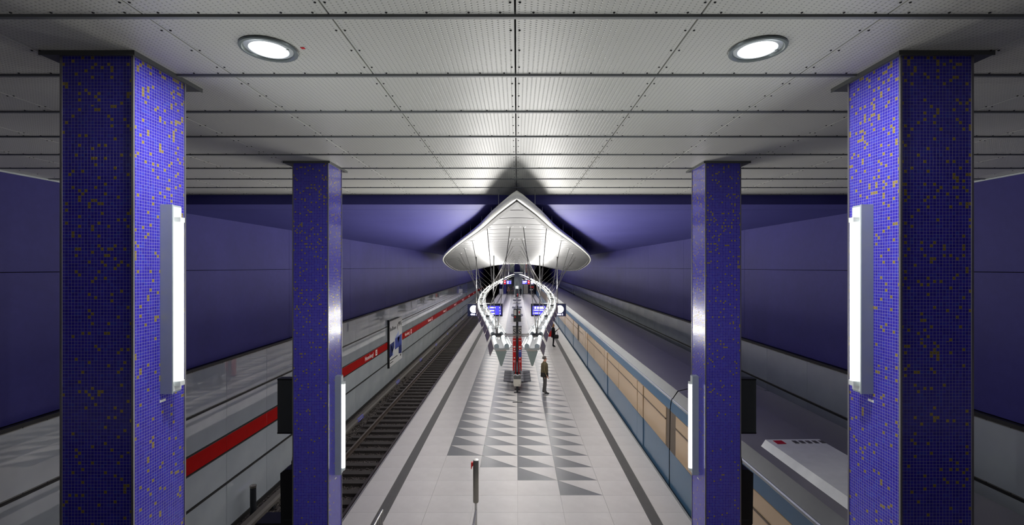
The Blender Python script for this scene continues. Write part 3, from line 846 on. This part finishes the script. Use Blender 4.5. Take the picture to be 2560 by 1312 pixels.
# ------------------------------------------------------------------ platform furniture on the centre line
def bench(Y, label, n=4):
    r = empty('platform_bench', (.02, Y, FZ), 0, label, 'bench', 'back-to-back platform benches')
    P_ = .56; L = n*P_
    for s in (-1, 1):
        for i in range(n):
            y = i*P_
            MB().prism([(s*.17, .44), (s*.30, .425), (s*.62, .455), (s*.65, .44), (s*.63, .425), (s*.30, .395), (s*.17, .41)], 'y', y+.03, y+P_-.03).build('seat', 'seat', r)
            MB().prism([(s*.155, .46), (s*.185, .46), (s*.135, .86), (s*.105, .86)], 'y', y+.03, y+P_-.03).build('backrest', 'seat', r)
        MB().prism([(s*.10, .36), (s*.2, .34), (s*.5, .385), (s*.5, .40), (s*.1, .41)], 'y', .1, .16).build('seat_arm', 'dark_metal', r)
        MB().prism([(s*.10, .36), (s*.2, .34), (s*.5, .385), (s*.5, .40), (s*.1, .41)], 'y', L-.16, L-.1).build('seat_arm', 'dark_metal', r)
    MB().box(-.06, .06, 0, L, .34, .42).build('beam', 'dark_metal', r)
    for y in (.25, L-.25):
        MB().box(-.05, .05, y-.05, y+.05, .012, .90).build('leg', 'dark_metal', r); MB().box(-.13, .13, y-.1, y+.1, 0, .012).build('foot_plate', 'dark_metal', r)
    MB().box(-.045, .045, 0, L, .84, .90).build('top_rail', 'dark_metal', r)
    return r
bench(21.55, 'dark steel back-to-back bench nearest the viewer behind the cream litter bin')
bench(50.2, 'second dark steel back-to-back bench beyond the framed notice board')
bench(60.0, 'third dark steel back-to-back bench before the round table')
bench(73.0, 'fourth dark steel back-to-back bench beyond the round table')
bench(80.5, 'farthest dark steel back-to-back bench near the dark advertising pillar')
# litter bin
tr_ = empty('litter_bin', (.02, 21.2, FZ), 0, 'cream litter bin with a grey liner at the near bench end', 'bin')
MB().box(-.04, .04, -.02, .06, 0, .5).build('post', 'dark_metal', tr_)
MB().box(-.15, .15, -.05, .1, 0, .012).build('foot', 'dark_metal', tr_)
MB().prism([(-.15, .34), (.15, .34), (.165, .66), (-.165, .66)], 'y', -.16, .14).build('bucket', 'cream', tr_)
b = MB(); b.prism([(-.16, .655), (.16, .655), (.175, .80), (.10, .84), (.02, .80), (-.09, .845), (-.175, .81)], 'y', -.15, .13); b.build('liner', 'bag', tr_)
MB().box(-.19, -.17, -.1, .1, .4, .86).box(.17, .19, -.1, .1, .4, .86).build('side_arm', 'steel_bright', tr_)
MB().tube([(.09, -.162, .40), (.09, -.168, .40)], .018, 10).build('lock', 'black', tr_)
# emergency call pillar
so = empty('emergency_pillar', (.02, 24.4, FZ), 0, 'red and white emergency call pillar lettered SOS behind the near bench', 'pillar')
MB().box(-.235, .235, 0, .16, 0, 2.02).build('red_body', 'sos_red', so)
MB().box(-.235, .235, 0, .16, 2.02, 2.62).build('white_head', 'sos_white', so)
MB().box(-.24, .24, -.005, .165, 2.62, 2.65).build('top_cap', 'dark_metal', so)
MB().box(-.06, .06, -.06, .0, 0, 2.9).build('centre_post', 'dark_metal', so)
MB().box(-.3, .3, -.1, .25, 0, .02).build('foot', 'dark_metal', so)
for x in (-.145, .145):
    text_mesh('sos_letter', 'S', .36, 'black_txt', so, (x, -.004, 2.36), (PI/2, 0, 0))
    MB().box(x-.06, x+.07, -.008, 0, 2.06, 2.16).build('small_sign', 'sos_red', so)
    MB().tube([(x, 0, 1.42), (x, -.02, 1.42)], .035, 14).build('call_button', 'lamp_white', so)
    MB().tube([(x, 0, .98), (x, -.02, .98)], .035, 14).build('call_button', 'lamp_white', so)
    MB().box(x-.07, x+.07, -.006, 0, 1.30, 1.325).box(x-.06, x+.05, -.006, 0, .80, .83).box(x-.06, x+.05, -.006, 0, .75, .77).box(x-.06, x+.06, -.006, 0, 1.87, 1.9).box(x-.05, x+.05, -.006, 0, 1.52, 1.6).build('print_lines', 'white_txt', so)
MB().box(.07, .225, -.004, 0, 1.02, 1.40).build('blue_panel', 'sos_blue', so)
text_mesh('sos_letters', 'SOS', .10, 'white_txt', so, (-.145, -.009, 2.11), (PI/2, 0, 0)); text_mesh('sos_letters', 'SOS', .10, 'white_txt', so, (.15, -.009, 2.11), (PI/2, 0, 0))
# notice board
nb = empty('notice_board', (.04, 41.5, FZ), 0, 'dark framed double notice board on the platform centre line', 'notice board')
MB().box(-.33, .33, 0, .1, .85, 2.0).build('frame', 'dark_metal', nb)
MB().box(-.05, .05, -.03, .0, 0, 2.3).box(-.2, .2, -.1, .15, 0, .02).build('post', 'dark_metal', nb)
for x, c in ((-.19, 'sos_red'), (.19, 'dark_panel')):
    MB().box(x-.11, x+.11, -.01, 0, 1.45, 1.92).build('upper_sheet', 'poster' if x < 0 else 'lamp_white', nb)
    MB().box(x-.11, x+.11, -.01, 0, .92, 1.40).build('lower_sheet', 'dark_panel', nb)
    MB().box(x-.06, x+.04, -.014, -.01, 1.2 if x < 0 else 1.6, 1.36 if x < 0 else 1.8).build('red_patch', 'sos_red', nb)
# round table and pillar farther back
rt = empty('standing_table', (.04, 66.5, FZ), 0, 'small round dark standing table between the far benches', 'table')
b = MB(); b.lathe([(.6, 1.02), (.62, 1.05), (.6, 1.08)], 28); b.build('top', 'dark_metal', rt)
MB().lathe([(.28, 0), (.28, .03), (.05, .06), (.05, 1.02)], 16).build('stem', 'dark_metal', rt)
ap = empty('advertising_pillar', (.04, 88.0, FZ), 0, 'tall dark slim pillar with a pale sign head near the far stairs', 'pillar')
MB().prism([(-.33, 0), (.33, 0), (.27, 1.6), (-.27, 1.6)], 'y', -.15, .15).build('body', 'dark_metal', ap)
MB().box(-.03, .03, -.05, .05, 1.6, 3.0).build('mast', 'black', ap)
for x in (-.14, .14): MB().box(x-.1, x+.1, -.1, -.06, 1.65, 2.15).build('sign_face', 'clock', ap)
MB().box(.0, .2, -.16, -.15, .1, .7).build('red_panel', 'sos_red', ap)

# ------------------------------------------------------------------ stair railing and post in the foreground
rl = empty('railing', (-2.71, 9.27, FZ), 0, 'stainless steel railing end at the lower left platform edge', 'railing')
MB().tube([(0, 0, .02), (0, 0, .90), (0, -4.2, .90)], .021, 10).build('handrail', 'steel_bright', rl)
for k in range(14): MB().tube([(0, -.16-k*.14, .1), (0, -.16-k*.14, .88)], .008, 6).build('baluster', 'steel', rl)
MB().tube([(0, 0, .1), (0, -4.2, .1)], .012, 6).build('bottom_bar', 'steel', rl)
for y in (-1.4, -2.8, -4.2): MB().tube([(0, y, 0), (0, y, .88)], .02, 8).build('post', 'steel', rl)
MB().lathe([(.06, 0), (.06, .012), (.025, .02)], 14).build('foot', 'steel', rl)
vp = empty('ticket_post', (-.825, 9.27, FZ), 0, 'stainless post with a thick round head and a red flap in the foreground', 'post')
smooth_mod(MB().lathe([(.05, 1.06), (.056, 1.075), (.056, 1.89), (.052, 1.905)], 24).build('head', 'steel', vp))
smooth_mod(MB().lathe([(.054, 1.903), (.052, 1.915), (.02, 1.918)], 24).build('cap', 'steel_bright', vp))
smooth_mod(MB().lathe([(.026, .0), (.026, 1.07)], 16).build('stem', 'steel_bright', vp))
MB().lathe([(.09, 0), (.09, .012), (.03, .02)], 16).build('foot', 'steel', vp)
MB().prism([(-.057, 1.87), (-.095, 1.87), (-.095, 1.74), (-.085, 1.735), (-.072, 1.79), (-.057, 1.80)], 'y', -.03, .03).build('red_flap', 'sos_red', vp)
MB().tube([(-.0, -.03, .91), (-.01, -1.2, .86), (-.01, -4.2, .86)], .02, 10).build('handrail', 'steel_bright', vp)

# ------------------------------------------------------------------ poster on the left wall
po = empty('wall_poster', (-WX+.0, 27.05, -5.95), 0, 'large white advertising poster with blue pictures in a black frame on the left wall', 'poster')
PW, PH = 3.05, 2.72
MB().box(.002, .09, .05, PW, 0, PH).build('sheet', 'poster', po)
MB().box(.002, .115, -.03, .05, -.02, PH+.1).box(.002, .115, .05, PW*.75, PH, PH+.05).build('frame', 'black', po)
def pq(name, mat, pts):
    MB().add([(.093, y, z) for y, z in pts]+[(.0905, y, z) for y, z in pts], [tuple(range(len(pts)))]+[(i, (i+1) % len(pts), len(pts)+(i+1) % len(pts), len(pts)+i) for i in range(len(pts))]).build(name, mat, po)
pq('picture', 'poster_navy', [(.1, 1.35), (1.15, 1.40), (1.15, 1.02), (.75, .8), (.7, .62), (.1, .55)])
pq('picture', 'poster_pale', [(1.3, 1.55), (2.2, 1.9), (2.2, 1.55), (1.3, 1.5)])
pq('picture', 'poster_blue', [(1.3, 1.52), (2.95, 1.62), (2.95, .9), (1.3, .85)])
pq('picture', 'poster_navy', [(2.2, .9), (2.95, .9), (2.95, .35), (2.2, .45)])
pq('picture', 'poster_pale', [(.45, 1.2), (.6, 1.25), (.95, .6), (.75, .55)])
pq('picture', 'poster_pale', [(1.9, 1.5), (2.5, 1.5), (2.1, 1.1)])
def pl(y0, y1, z0, z1): MB().box(.0905, .093, y0, y1, z0, z1).build('print_line', 'black_txt', po)
for q in range(9): pl(.2+q*.155, .2+q*.155+.1, 2.12, 2.26+(.09 if q in (0, 3, 4) else 0))
pq('leaf_mark', 'black_txt', [(2.0, 2.42), (1.85, 2.3), (1.85, 2.1), (2.02, 1.92), (1.95, 2.15), (1.98, 2.3)])
text_mesh('poster_letters', 'MVG', .40, 'black_txt', po, (.095, 2.52, 2.32), (PI/2, 0, PI/2))
pl(.2, 1.9, .36, .42); pl(.2, .9, .2, .25); pl(2.55, 2.8, .22, .34)

# ------------------------------------------------------------------ train
tn = empty('subway_train', (5.53, -6, FZ), 0, 'blue and tan subway train with a dark grey roof along the right platform edge', 'train')
HP = [(1.40, -6.62), (1.44, -6.3), (1.45, -5.85), (1.45, -4.88), (1.435, -3.83), (1.40, -3.58), (1.22, -3.32), (.75, -3.215), (0, -3.18)]
NC = 6; CL = 18.3
for c in range(NC):
    ya = c*CL+.03; yb = (c+1)*CL-.03
    def skin(i0, i1, mt, nm, par, both=True):
        b = MB()
        for sg in ((-1, 1) if both else (-1,)):
            P = HP[i0:i1+1]
            vs = [(sg*p[0], ya, p[1]-FZ) for p in P]+[(sg*p[0], yb, p[1]-FZ) for p in P]+[(sg*(p[0]-.05), ya, p[1]-FZ-.01) for p in P]+[(sg*(p[0]-.05), yb, p[1]-FZ-.01) for p in P]
            n = len(P)
            b.add(vs, [(i, i+1, n+i+1, n+i) for i in range(n-1)]+[(2*n+i, 2*n+i+1, 3*n+i+1, 3*n+i) for i in range(n-1)])
        o = b.build(nm, mt, par); return smooth_mod(o, 50)
    car = MB()
    car.prism([(-p[0]+.06, p[1]-FZ-.03) for p in HP]+[(p[0]-.06, p[1]-FZ-.03) for p in reversed(HP[:-1])], 'y', ya, yb)
    car = car.build('car_body', 'train_dark', tn)
    skin(0, 2, 'train_dark', 'skirt', car); skin(2, 3, 'train_blue', 'lower_side', car); skin(4, 5, 'train_blue', 'upper_side', car)
    skin(5, 6, 'train_grey', 'roof_edge', car); skin(6, 8, 'train_roof', 'roof_sheet', car)
    for sg in (-1, 1):
        MB().tube([(sg*1.36, ya, -3.55-FZ), (sg*1.36, yb, -3.55-FZ)], .028, 6).build('gutter', 'gutter', car)
    # window band: windows and sliding doors
    seg = []; y = ya+.25
    plan = ['w', 'd', 'w', 'w', 'd', 'w', 'w', 'd', 'w']
    ww = (CL-.74-3*1.42)/6
    for t in plan:
        wd = 1.42 if t == 'd' else ww
        seg.append((t, y, y+wd)); y += wd
    for t, a, b_ in seg:
        if c*CL-6+a > 118: continue
        x = -1.462
        zb_, zt_ = -4.88-FZ, -3.83-FZ
        if t == 'w':
            MB().add([(x+.010, a+.02, zb_+.01), (x+.010, b_-.02, zb_+.01), (x+.018, b_-.02, zt_-.01), (x+.018, a+.02, zt_-.01), (x+.05, a+.02, zb_+.01), (x+.05, b_-.02, zb_+.01), (x+.05, b_-.02, zt_-.01), (x+.05, a+.02, zt_-.01)],
                     [(0,1,2,3),(4,5,6,7),(0,1,5,4),(1,2,6,5),(2,3,7,6),(3,0,4,7)]).build('window_pane', 'train_tan', car)
            MB().box(x-.004, x+.03, a+.02, b_-.02, zt_-.34, zt_-.31).build('window_bar', 'train_seam', car)
        else:
            m_ = (a+b_)/2
            for aa, bb in ((a+.01, m_-.006), (m_+.006, b_-.01)):
                MB().box(x-.012, x+.04, aa, bb, .04, zb_+.0).build('door_leaf', 'train_blue', car)
                MB().box(x-.006, x+.04, aa+.03, bb-.03, zb_+.01, zt_-.01).build('door_pane', 'train_tan', car)
                MB().box(x-.010, x+.03, aa+.03, bb-.03, zt_-.34, zt_-.31).build('window_bar', 'train_seam', car)
    b = MB().add([(-1.443, ya, -4.90-FZ), (-1.443, yb, -4.90-FZ), (-1.428, yb, -3.81-FZ), (-1.428, ya, -3.81-FZ), (-1.39, ya, -4.90-FZ), (-1.39, yb, -4.90-FZ), (-1.39, yb, -3.81-FZ), (-1.39, ya, -3.81-FZ)], [(0,1,2,3),(4,5,6,7),(0,1,5,4),(2,3,7,6)])
    b.build('window_frame', 'train_seam', car)
    if c < NC-1:
        MB().prism([(-1.41, .1), (-1.40, 2.1), (-1.1, 2.45), (1.1, 2.45), (1.40, 2.1), (1.41, .1)], 'y', yb, yb+.06).build('gangway', 'train_seam', car)
    if c == 0:
        # pale raised patch on the roof with red and grey marks
        z = -3.18-FZ
        cv = MB().prism([(-1.06, z-.1), (-.98, z+.02), (.0, z+.03), (.05, z-.03)], 'y', 11.9, 14.42).build('roof_cover', 'roof_white', car)
        MB().prism([(-.88, z+.024), (-.72, z+.026), (-.72, z+.030), (-.88, z+.028)], 'y', 14.2, 14.36).build('red_mark', 'sos_red', cv)
        for q in range(5): MB().box(-.55+q*.12, -.48+q*.12, 14.22, 14.34, z+.02, z+.034).build('grey_mark', 'lip', cv)

# ------------------------------------------------------------------ far end: stairs, panels, kiosk
def ethings():
    stc = empty('far_staircase', (-1.4, 98.0, FZ), 0, 'grey staircase climbing at the left of the far end wall', 'stairs')
    for i in range(22):
        MB().box(-.62, .62, i*.26, i*.26+.28, i*.17, i*.17+.17).build('step', 'dark_metal' if i % 2 else 'lip', stc)
    for x in (-.7, .7): MB().tube([(x, 0, .9), (x, 22*.26, 22*.17+.9)], .05, 8).build('handrail', 'pole', stc)
    ct = empty('stair_core', (.25, 98.5, FZ), 0, 'grey-green wall block between the far stairs', 'wall block')
    MB().box(-.85, 1.05, 0, 4.5, 0, 4.55).build('block', 'greygreen', ct); MB().box(-.87, 1.07, -.02, 4.5, 4.55, 4.65).build('coping', 'pole', ct)
    for s, lab in ((-1, 'left green enamel panel high on the far end wall'), (1, 'right green enamel panel high on the far end wall')):
        gp = empty('green_panel', (s*1.15+.1, YE-.06, -1.3), 0, lab, 'panel', 'green panels on the end wall')
        MB().box(-.5, .5, 0, .05, 0, 2.1).build('sheet', 'green', gp); MB().tube([(0, -.02, 1.35), (0, 0, 1.35)], .12, 14).build('emblem', 'greygreen', gp)
    rp = empty('red_banner', (2.1, YE-.06, -1.3), 0, 'narrow dark red panel high on the far end wall', 'panel')
    MB().box(-.25, .25, 0, .05, 0, 2.1).build('sheet', 'sos_red', rp); MB().box(-.03, .03, -.02, 0, .1, 2.0).build('seam', 'black', rp)
    lf = empty('lift_shaft', (1.9, 99.5, FZ), 0, 'grey lift front with metal doors right of the far stairs', 'lift')
    MB().box(-.55, .62, 0, 2, 0, 3.4).build('shaft', 'lip', lf)
    for x in (-.42, .05): MB().box(x, x+.44, -.03, 0, .02, 2.2).build('lift_door', 'steel', lf)
    MB().tube([(.15, 0, 3.0), (.15, -.05, 3.0)], .17, 18).build('round_lamp', 'clock', lf)  # far clock face in the lit sign clock material
    pc = empty('violet_column', (-2.55, 99.0, FZ), 0, 'short violet-blue clad column left of the far stairs', 'column')
    MB().box(-.28, .28, 0, .5, 0, 2.4).build('shaft', 'blue_c', pc); MB().box(-.3, .3, -.02, .52, 2.4, 2.5).build('cap', 'pole', pc)
    wb = empty('white_cabinet', (-3.3, 97.5, FZ), 0, 'pale cabinet at the far left platform end', 'cabinet')
    MB().box(-.38, .38, 0, .5, .05, 1.1).build('body', 'lamp_white', wb); MB().box(-.34, .34, -.02, 0, .1, 1.05).build('door', 'sos_white', wb); MB().box(-.4, .4, .02, .5, 0, .05).build('plinth', 'dark_metal', wb)
    ks = empty('ticket_kiosk', (3.2, 98.0, FZ), 0, 'dark kiosk with a red stripe and lit shelf at the far right', 'kiosk')
    MB().box(-.5, .6, 0, 1.2, 0, 2.5).build('body', 'dark_metal', ks); MB().box(-.42, .42, -.03, 0, 1.35, 1.7).build('red_stripe', 'sos_red', ks); MB().box(-.45, .3, -.15, 0, .85, 1.0).build('shelf', 'lamp_white', ks)
ethings()

# ------------------------------------------------------------------ people
def figure(name, mats, scale, arms, stride=.03, blk=1.0):
    """continuous skinned body facing +y; arms: {side: (elbow, wrist)}"""
    V = []; E = []; Rr = []
    def v(p, r, par=None):
        V.append(p); Rr.append(r); i = len(V)-1
        if par is not None: E.append((par, i))
        return i
    pel = v((0, 0, .95), (.135*blk, .105*blk)); sp = v((0, .0, 1.10), (.13*blk, .10*blk), pel); ch = v((0, -.005, 1.29), (.15*blk, .108*blk), sp)
    up = v((0, -.01, 1.40), (.10, .075), ch); nk = v((0, .0, 1.49), (.052, .055), up)
    jaw = v((0, .028, 1.555), (.060, .072), nk); hd = v((0, .012, 1.635), (.075, .092), jaw); tp = v((0, .0, 1.70), (.05, .06), hd)
    ns = v((0, .105, 1.605), (.012, .014), hd)
    for s in (-1, 1):
        sh = v((s*.165, -.01, 1.39), (.062, .06), up)
        el, wr = arms[s]
        e_ = v(el, (.043, .043), sh); w_ = v(wr, (.028, .028), e_)
        d = (Vector(wr)-Vector(el)).normalized()
        pm_ = Vector(wr)+d*.07; p_ = v(tuple(pm_), (.036, .018), w_)
        fx = Vector((s*.2, .98, 0)).cross(d).normalized() if abs(d.y) < .9 else Vector((1, 0, 0))
        for q, (off, ln) in enumerate(((-.03, .07), (-.01, .085), (.011, .08), (.03, .06))):
            k1 = v(tuple(pm_+fx*off+d*.03), (.010, .010), p_); k2 = v(tuple(pm_+fx*off+d*(.03+ln*.55)+Vector((0, .008, 0))), (.009, .009), k1)
            v(tuple(pm_+fx*off*.9+d*(.03+ln)+Vector((0, .026, 0))), (.008, .008), k2)
        t1 = v(tuple(Vector(wr)+d*.03+fx*-.035+Vector((0, .02, 0))), (.011, .011), w_); v(tuple(Vector(wr)+d*.075+fx*-.055+Vector((0, .035, 0))), (.009, .009), t1)
        hp = v((s*.088, 0, .90), (.095*blk, .095*blk), pel); kn = v((s*.095, .02+s*stride, .50), (.06, .062), hp)
        an = v((s*.098, -.02+s*stride*2, .10), (.042, .045), kn); he = v((s*.1, -.045+s*stride*2, .045), (.036, .04), an); to = v((s*.108, .16+s*stride*2, .035), (.036, .028), an)
    me = bpy.data.meshes.new(name+'_rig'); me.from_pydata(V, E, []); me.update()
    o = bpy.data.objects.new(name+'_rig', me); COL.objects.link(o)
    bpy.context.view_layer.objects.active = o
    sk = o.modifiers.new('skin', 'SKIN'); sk.use_smooth_shade = True
    for i, r in enumerate(Rr): me.skin_vertices[0].data[i].radius = r
    me.skin_vertices[0].data[0].use_root = True
    sb = o.modifiers.new('sub', 'SUBSURF'); sb.levels = 2; sb.render_levels = 2
    bpy.context.view_layer.update()
    out = bpy.data.meshes.new_from_object(o.evaluated_get(bpy.context.evaluated_depsgraph_get()))
    bpy.data.objects.remove(o); bpy.data.meshes.remove(me)
    out.name = name; out.materials.clear()
    for m in mats: out.materials.append(m)
    zmin = min(v_.co.z for v_ in out.vertices)
    wr = [Vector(arms[s][1]) for s in (-1, 1)]
    elb = [Vector(arms[s][0]) for s in (-1, 1)]
    for p in out.polygons:
        c = p.center; p.use_smooth = True
        mi = 1
        if c.z > 1.485: mi = 0
        elif c.z < .085: mi = 3
        elif c.z < .93 and abs(c.x) < .195: mi = 2
        for w_, e_ in zip(wr, elb):
            d = (w_-e_).normalized()
            if (c-w_).dot(d) > -.005 and (c-w_).length < .24 and (abs(c.x) > .168 or c.z > 1.1): mi = 0
        p.material_index = mi
    for v_ in out.vertices: v_.co.z -= zmin; v_.co *= scale
    return out, zmin
def ellip_patch(c, r, keep, nu=20, nv=14):
    b = MB(); idx = {}; vs = []; fs = []
    for j in range(nv+1):
        for i in range(nu):
            th = PI*j/nv; ph = 2*PI*i/nu
            vs.append((c[0]+r[0]*math.sin(th)*math.cos(ph), c[1]+r[1]*math.sin(th)*math.sin(ph), c[2]+r[2]*math.cos(th)))
    for j in range(nv):
        for i in range(nu):
            f = (j*nu+i, j*nu+(i+1) % nu, (j+1)*nu+(i+1) % nu, (j+1)*nu+i)
            m = [sum(vs[q][a] for q in f)/4 for a in range(3)]
            if keep(m): fs.append(f)
    b.add(vs, fs); return b
def person(label, loc, rz, scale, mats, arms, hair_mat, hair_len=0.0, coat=None, blk=1.0, stride=.03, group=None):
    me, zm = figure('person', mats, scale, arms, stride, blk)
    o = link('person', me, None, loc, (0, 0, rz)); tag(o, label, 'person', group)
    k = lambda p: tuple(x*scale for x in (p[0], p[1], p[2]-zm))
    h = ellip_patch(k((0, -.006, 1.648)), (.087*scale, .106*scale, .100*scale), lambda m: (m[1] < .055*scale or m[2] > (1.69-zm)*scale) and m[2] > (1.60-zm-hair_len*.3)*scale)
    ho = h.build('hair', hair_mat, o, True)
    if hair_len:
        b = MB(); b.lathe([(.03, -hair_len), (.075, -hair_len*.8), (.088, -.02), (.06, .05)], 14, 0, (0, -.035, 0), 1, .75)
        hl = b.build('long_hair', hair_mat, o, True); hl.location = k((0, 0, 1.60)); hl.scale = (scale,)*3
    ey = MB()
    for s in (-1, 1): ey.lathe([(.004, -.008), (.010, 0), (.004, .008)], 8, 0, k((s*.03, .094, 1.632)))
    ey.build('eyes', 'black_txt', o)
    MB().box(-.022*scale, .022*scale, .086*scale, .096*scale, (1.562-zm)*scale, (1.570-zm)*scale).build('mouth', M['lips'], o)
    if coat:
        cm, hem, low = coat
        prof = [(hem[1], hem[0]), (.155*blk, 1.0), (.150*blk, 1.12), (.165*blk, 1.28), (.15*blk, 1.38), (.085, 1.455), (.07, 1.50)]
        b = MB(); n = 22; vs = []
        for r, z in prof:
            for i in range(n):
                a = 2*PI*i/n; vs.append(k(((r*1.12)*math.cos(a), -.005+(r*.88)*math.sin(a)*(1+.12*(z < 1.2)), z)))
        b.add(vs, [(j*n+i, j*n+(i+1) % n, (j+1)*n+(i+1) % n, (j+1)*n+i) for j in range(len(prof)-1) for i in range(n)], 0)
        b.mi = [1 if (f[0]//n) < 1 else 0 for f in b.f]
        b.build('coat', [cm, low or cm], o, True)
    return o
M['lips'] = plain('lips', rgb(160, 90, 85), 0.5)
M['hair_grey'] = clothmat('grey_hair', rgb(92, 88, 84)); M['hair_blond'] = clothmat('blond_hair', rgb(168, 130, 88)); M['hair_dark'] = clothmat('dark_hair', rgb(40, 32, 28))
olive = clothmat('olive_jacket', rgb(98, 88, 66)); darkcoat = clothmat('dark_coat', rgb(46, 44, 42)); greytr = clothmat('grey_trousers', rgb(86, 84, 84)); shoe = clothmat('black_shoes', rgb(22, 22, 22))
blackc = clothmat('black_coat', rgb(30, 30, 34)); blackl = clothmat('black_leggings', rgb(20, 20, 22)); brownc = clothmat('brown_coat', rgb(92, 72, 66)); greyc = clothmat('grey_coat', rgb(60, 60, 64))
hang = {-1: ((-.215, -.035, 1.12), (-.21, .10, .93)), 1: ((.215, -.035, 1.12), (.21, .10, .93))}
PM = person('man in an olive jacket and grey trousers standing beside the near bench facing the train', (1.275, 21.1, FZ), -PI/2, 1.0,
       [M['skin'], olive, greytr, shoe], {-1: ((-.22, -.03, 1.12), (-.20, .07, .92)), 1: ((.23, -.035, 1.13), (.215, .075, .90))}, 'hair_grey', 0, (olive, (.80, .185), darkcoat), 1.12, .02)
PWm = person('woman in a black coat on the right platform edge holding a phone', (2.66, 33.5, FZ), -PI/2, .97,
       [M['skin'], blackc, blackl, shoe], {-1: ((-.21, -.03, 1.12), (-.18, .12, .92)), 1: ((.19, .08, 1.12), (.10, .30, 1.30))}, 'hair_blond', .16, (blackc, (.72, .17), None), .92, .0)
hb = empty('handbag', (2.86, 33.28, FZ+.62), 0, 'black handbag hanging at the side of the woman in the black coat', 'bag')
MB().prism([(-.15, 0), (.15, 0), (.17, .22), (.10, .28), (-.10, .28), (-.17, .22)], 'y', -.06, .06).build('pouch', 'black', hb)
MB().tube([(-.1, 0, .27), (-.06, 0, .5), (.0, 0, .58), (.06, 0, .5), (.1, 0, .27)], .012, 6).build('strap', 'black', hb)
rb = empty('red_bag', (2.40, 33.55, FZ+.72), 0, 'bright red shopping bag carried behind the woman in the black coat', 'bag')
MB().prism([(-.17, 0), (.17, 0), (.15, .42), (-.12, .46)], 'y', -.06, .06).build('sack', 'sos_red', rb)
MB().tube([(-.08, 0, .44), (-.02, 0, .6), (.06, 0, .62), (.1, 0, .43)], .012, 6).build('handles', 'sos_red', rb)
ph = MB().box(-.035, .035, -.006, .006, -.07, .07).build('phone', 'black', None, loc=(2.66+.40, 33.42, FZ+1.33)); tag(ph, 'small dark phone in the raised hand of the woman', 'phone')
ph.rotation_euler = (0, 0, PI/2)
farp = [((.75, 93.0), 0.3, 'far person in a long black coat standing right of the far stairs', blackc, 'hair_dark', (.35, .2)),
        ((-1.75, 95.5), PI, 'far person in a brown coat at the foot of the far stairs', brownc, 'hair_dark', (.75, .19)),
        ((-.75, 96.5), PI-.2, 'far person in a grey coat beside the far stair block', greyc, 'hair_dark', (.75, .19)),
        ((3.3, 90.0), 0.5, 'far person in dark clothes by the right platform edge', blackc, 'hair_dark', (.75, .19))]
for (x, y), rz, lab, cm, hm, hem in farp:
    person(lab, (x, y, FZ), rz, 1.0, [M['skin'], cm, greytr, shoe], hang, hm, 0, (cm, hem, None), 1.0, .02)

# ------------------------------------------------------------------ lift the whole place so that the platform is z = 0
for o in list(S.objects):
    if o.parent is None and o is not cam: o.location.z += EYE
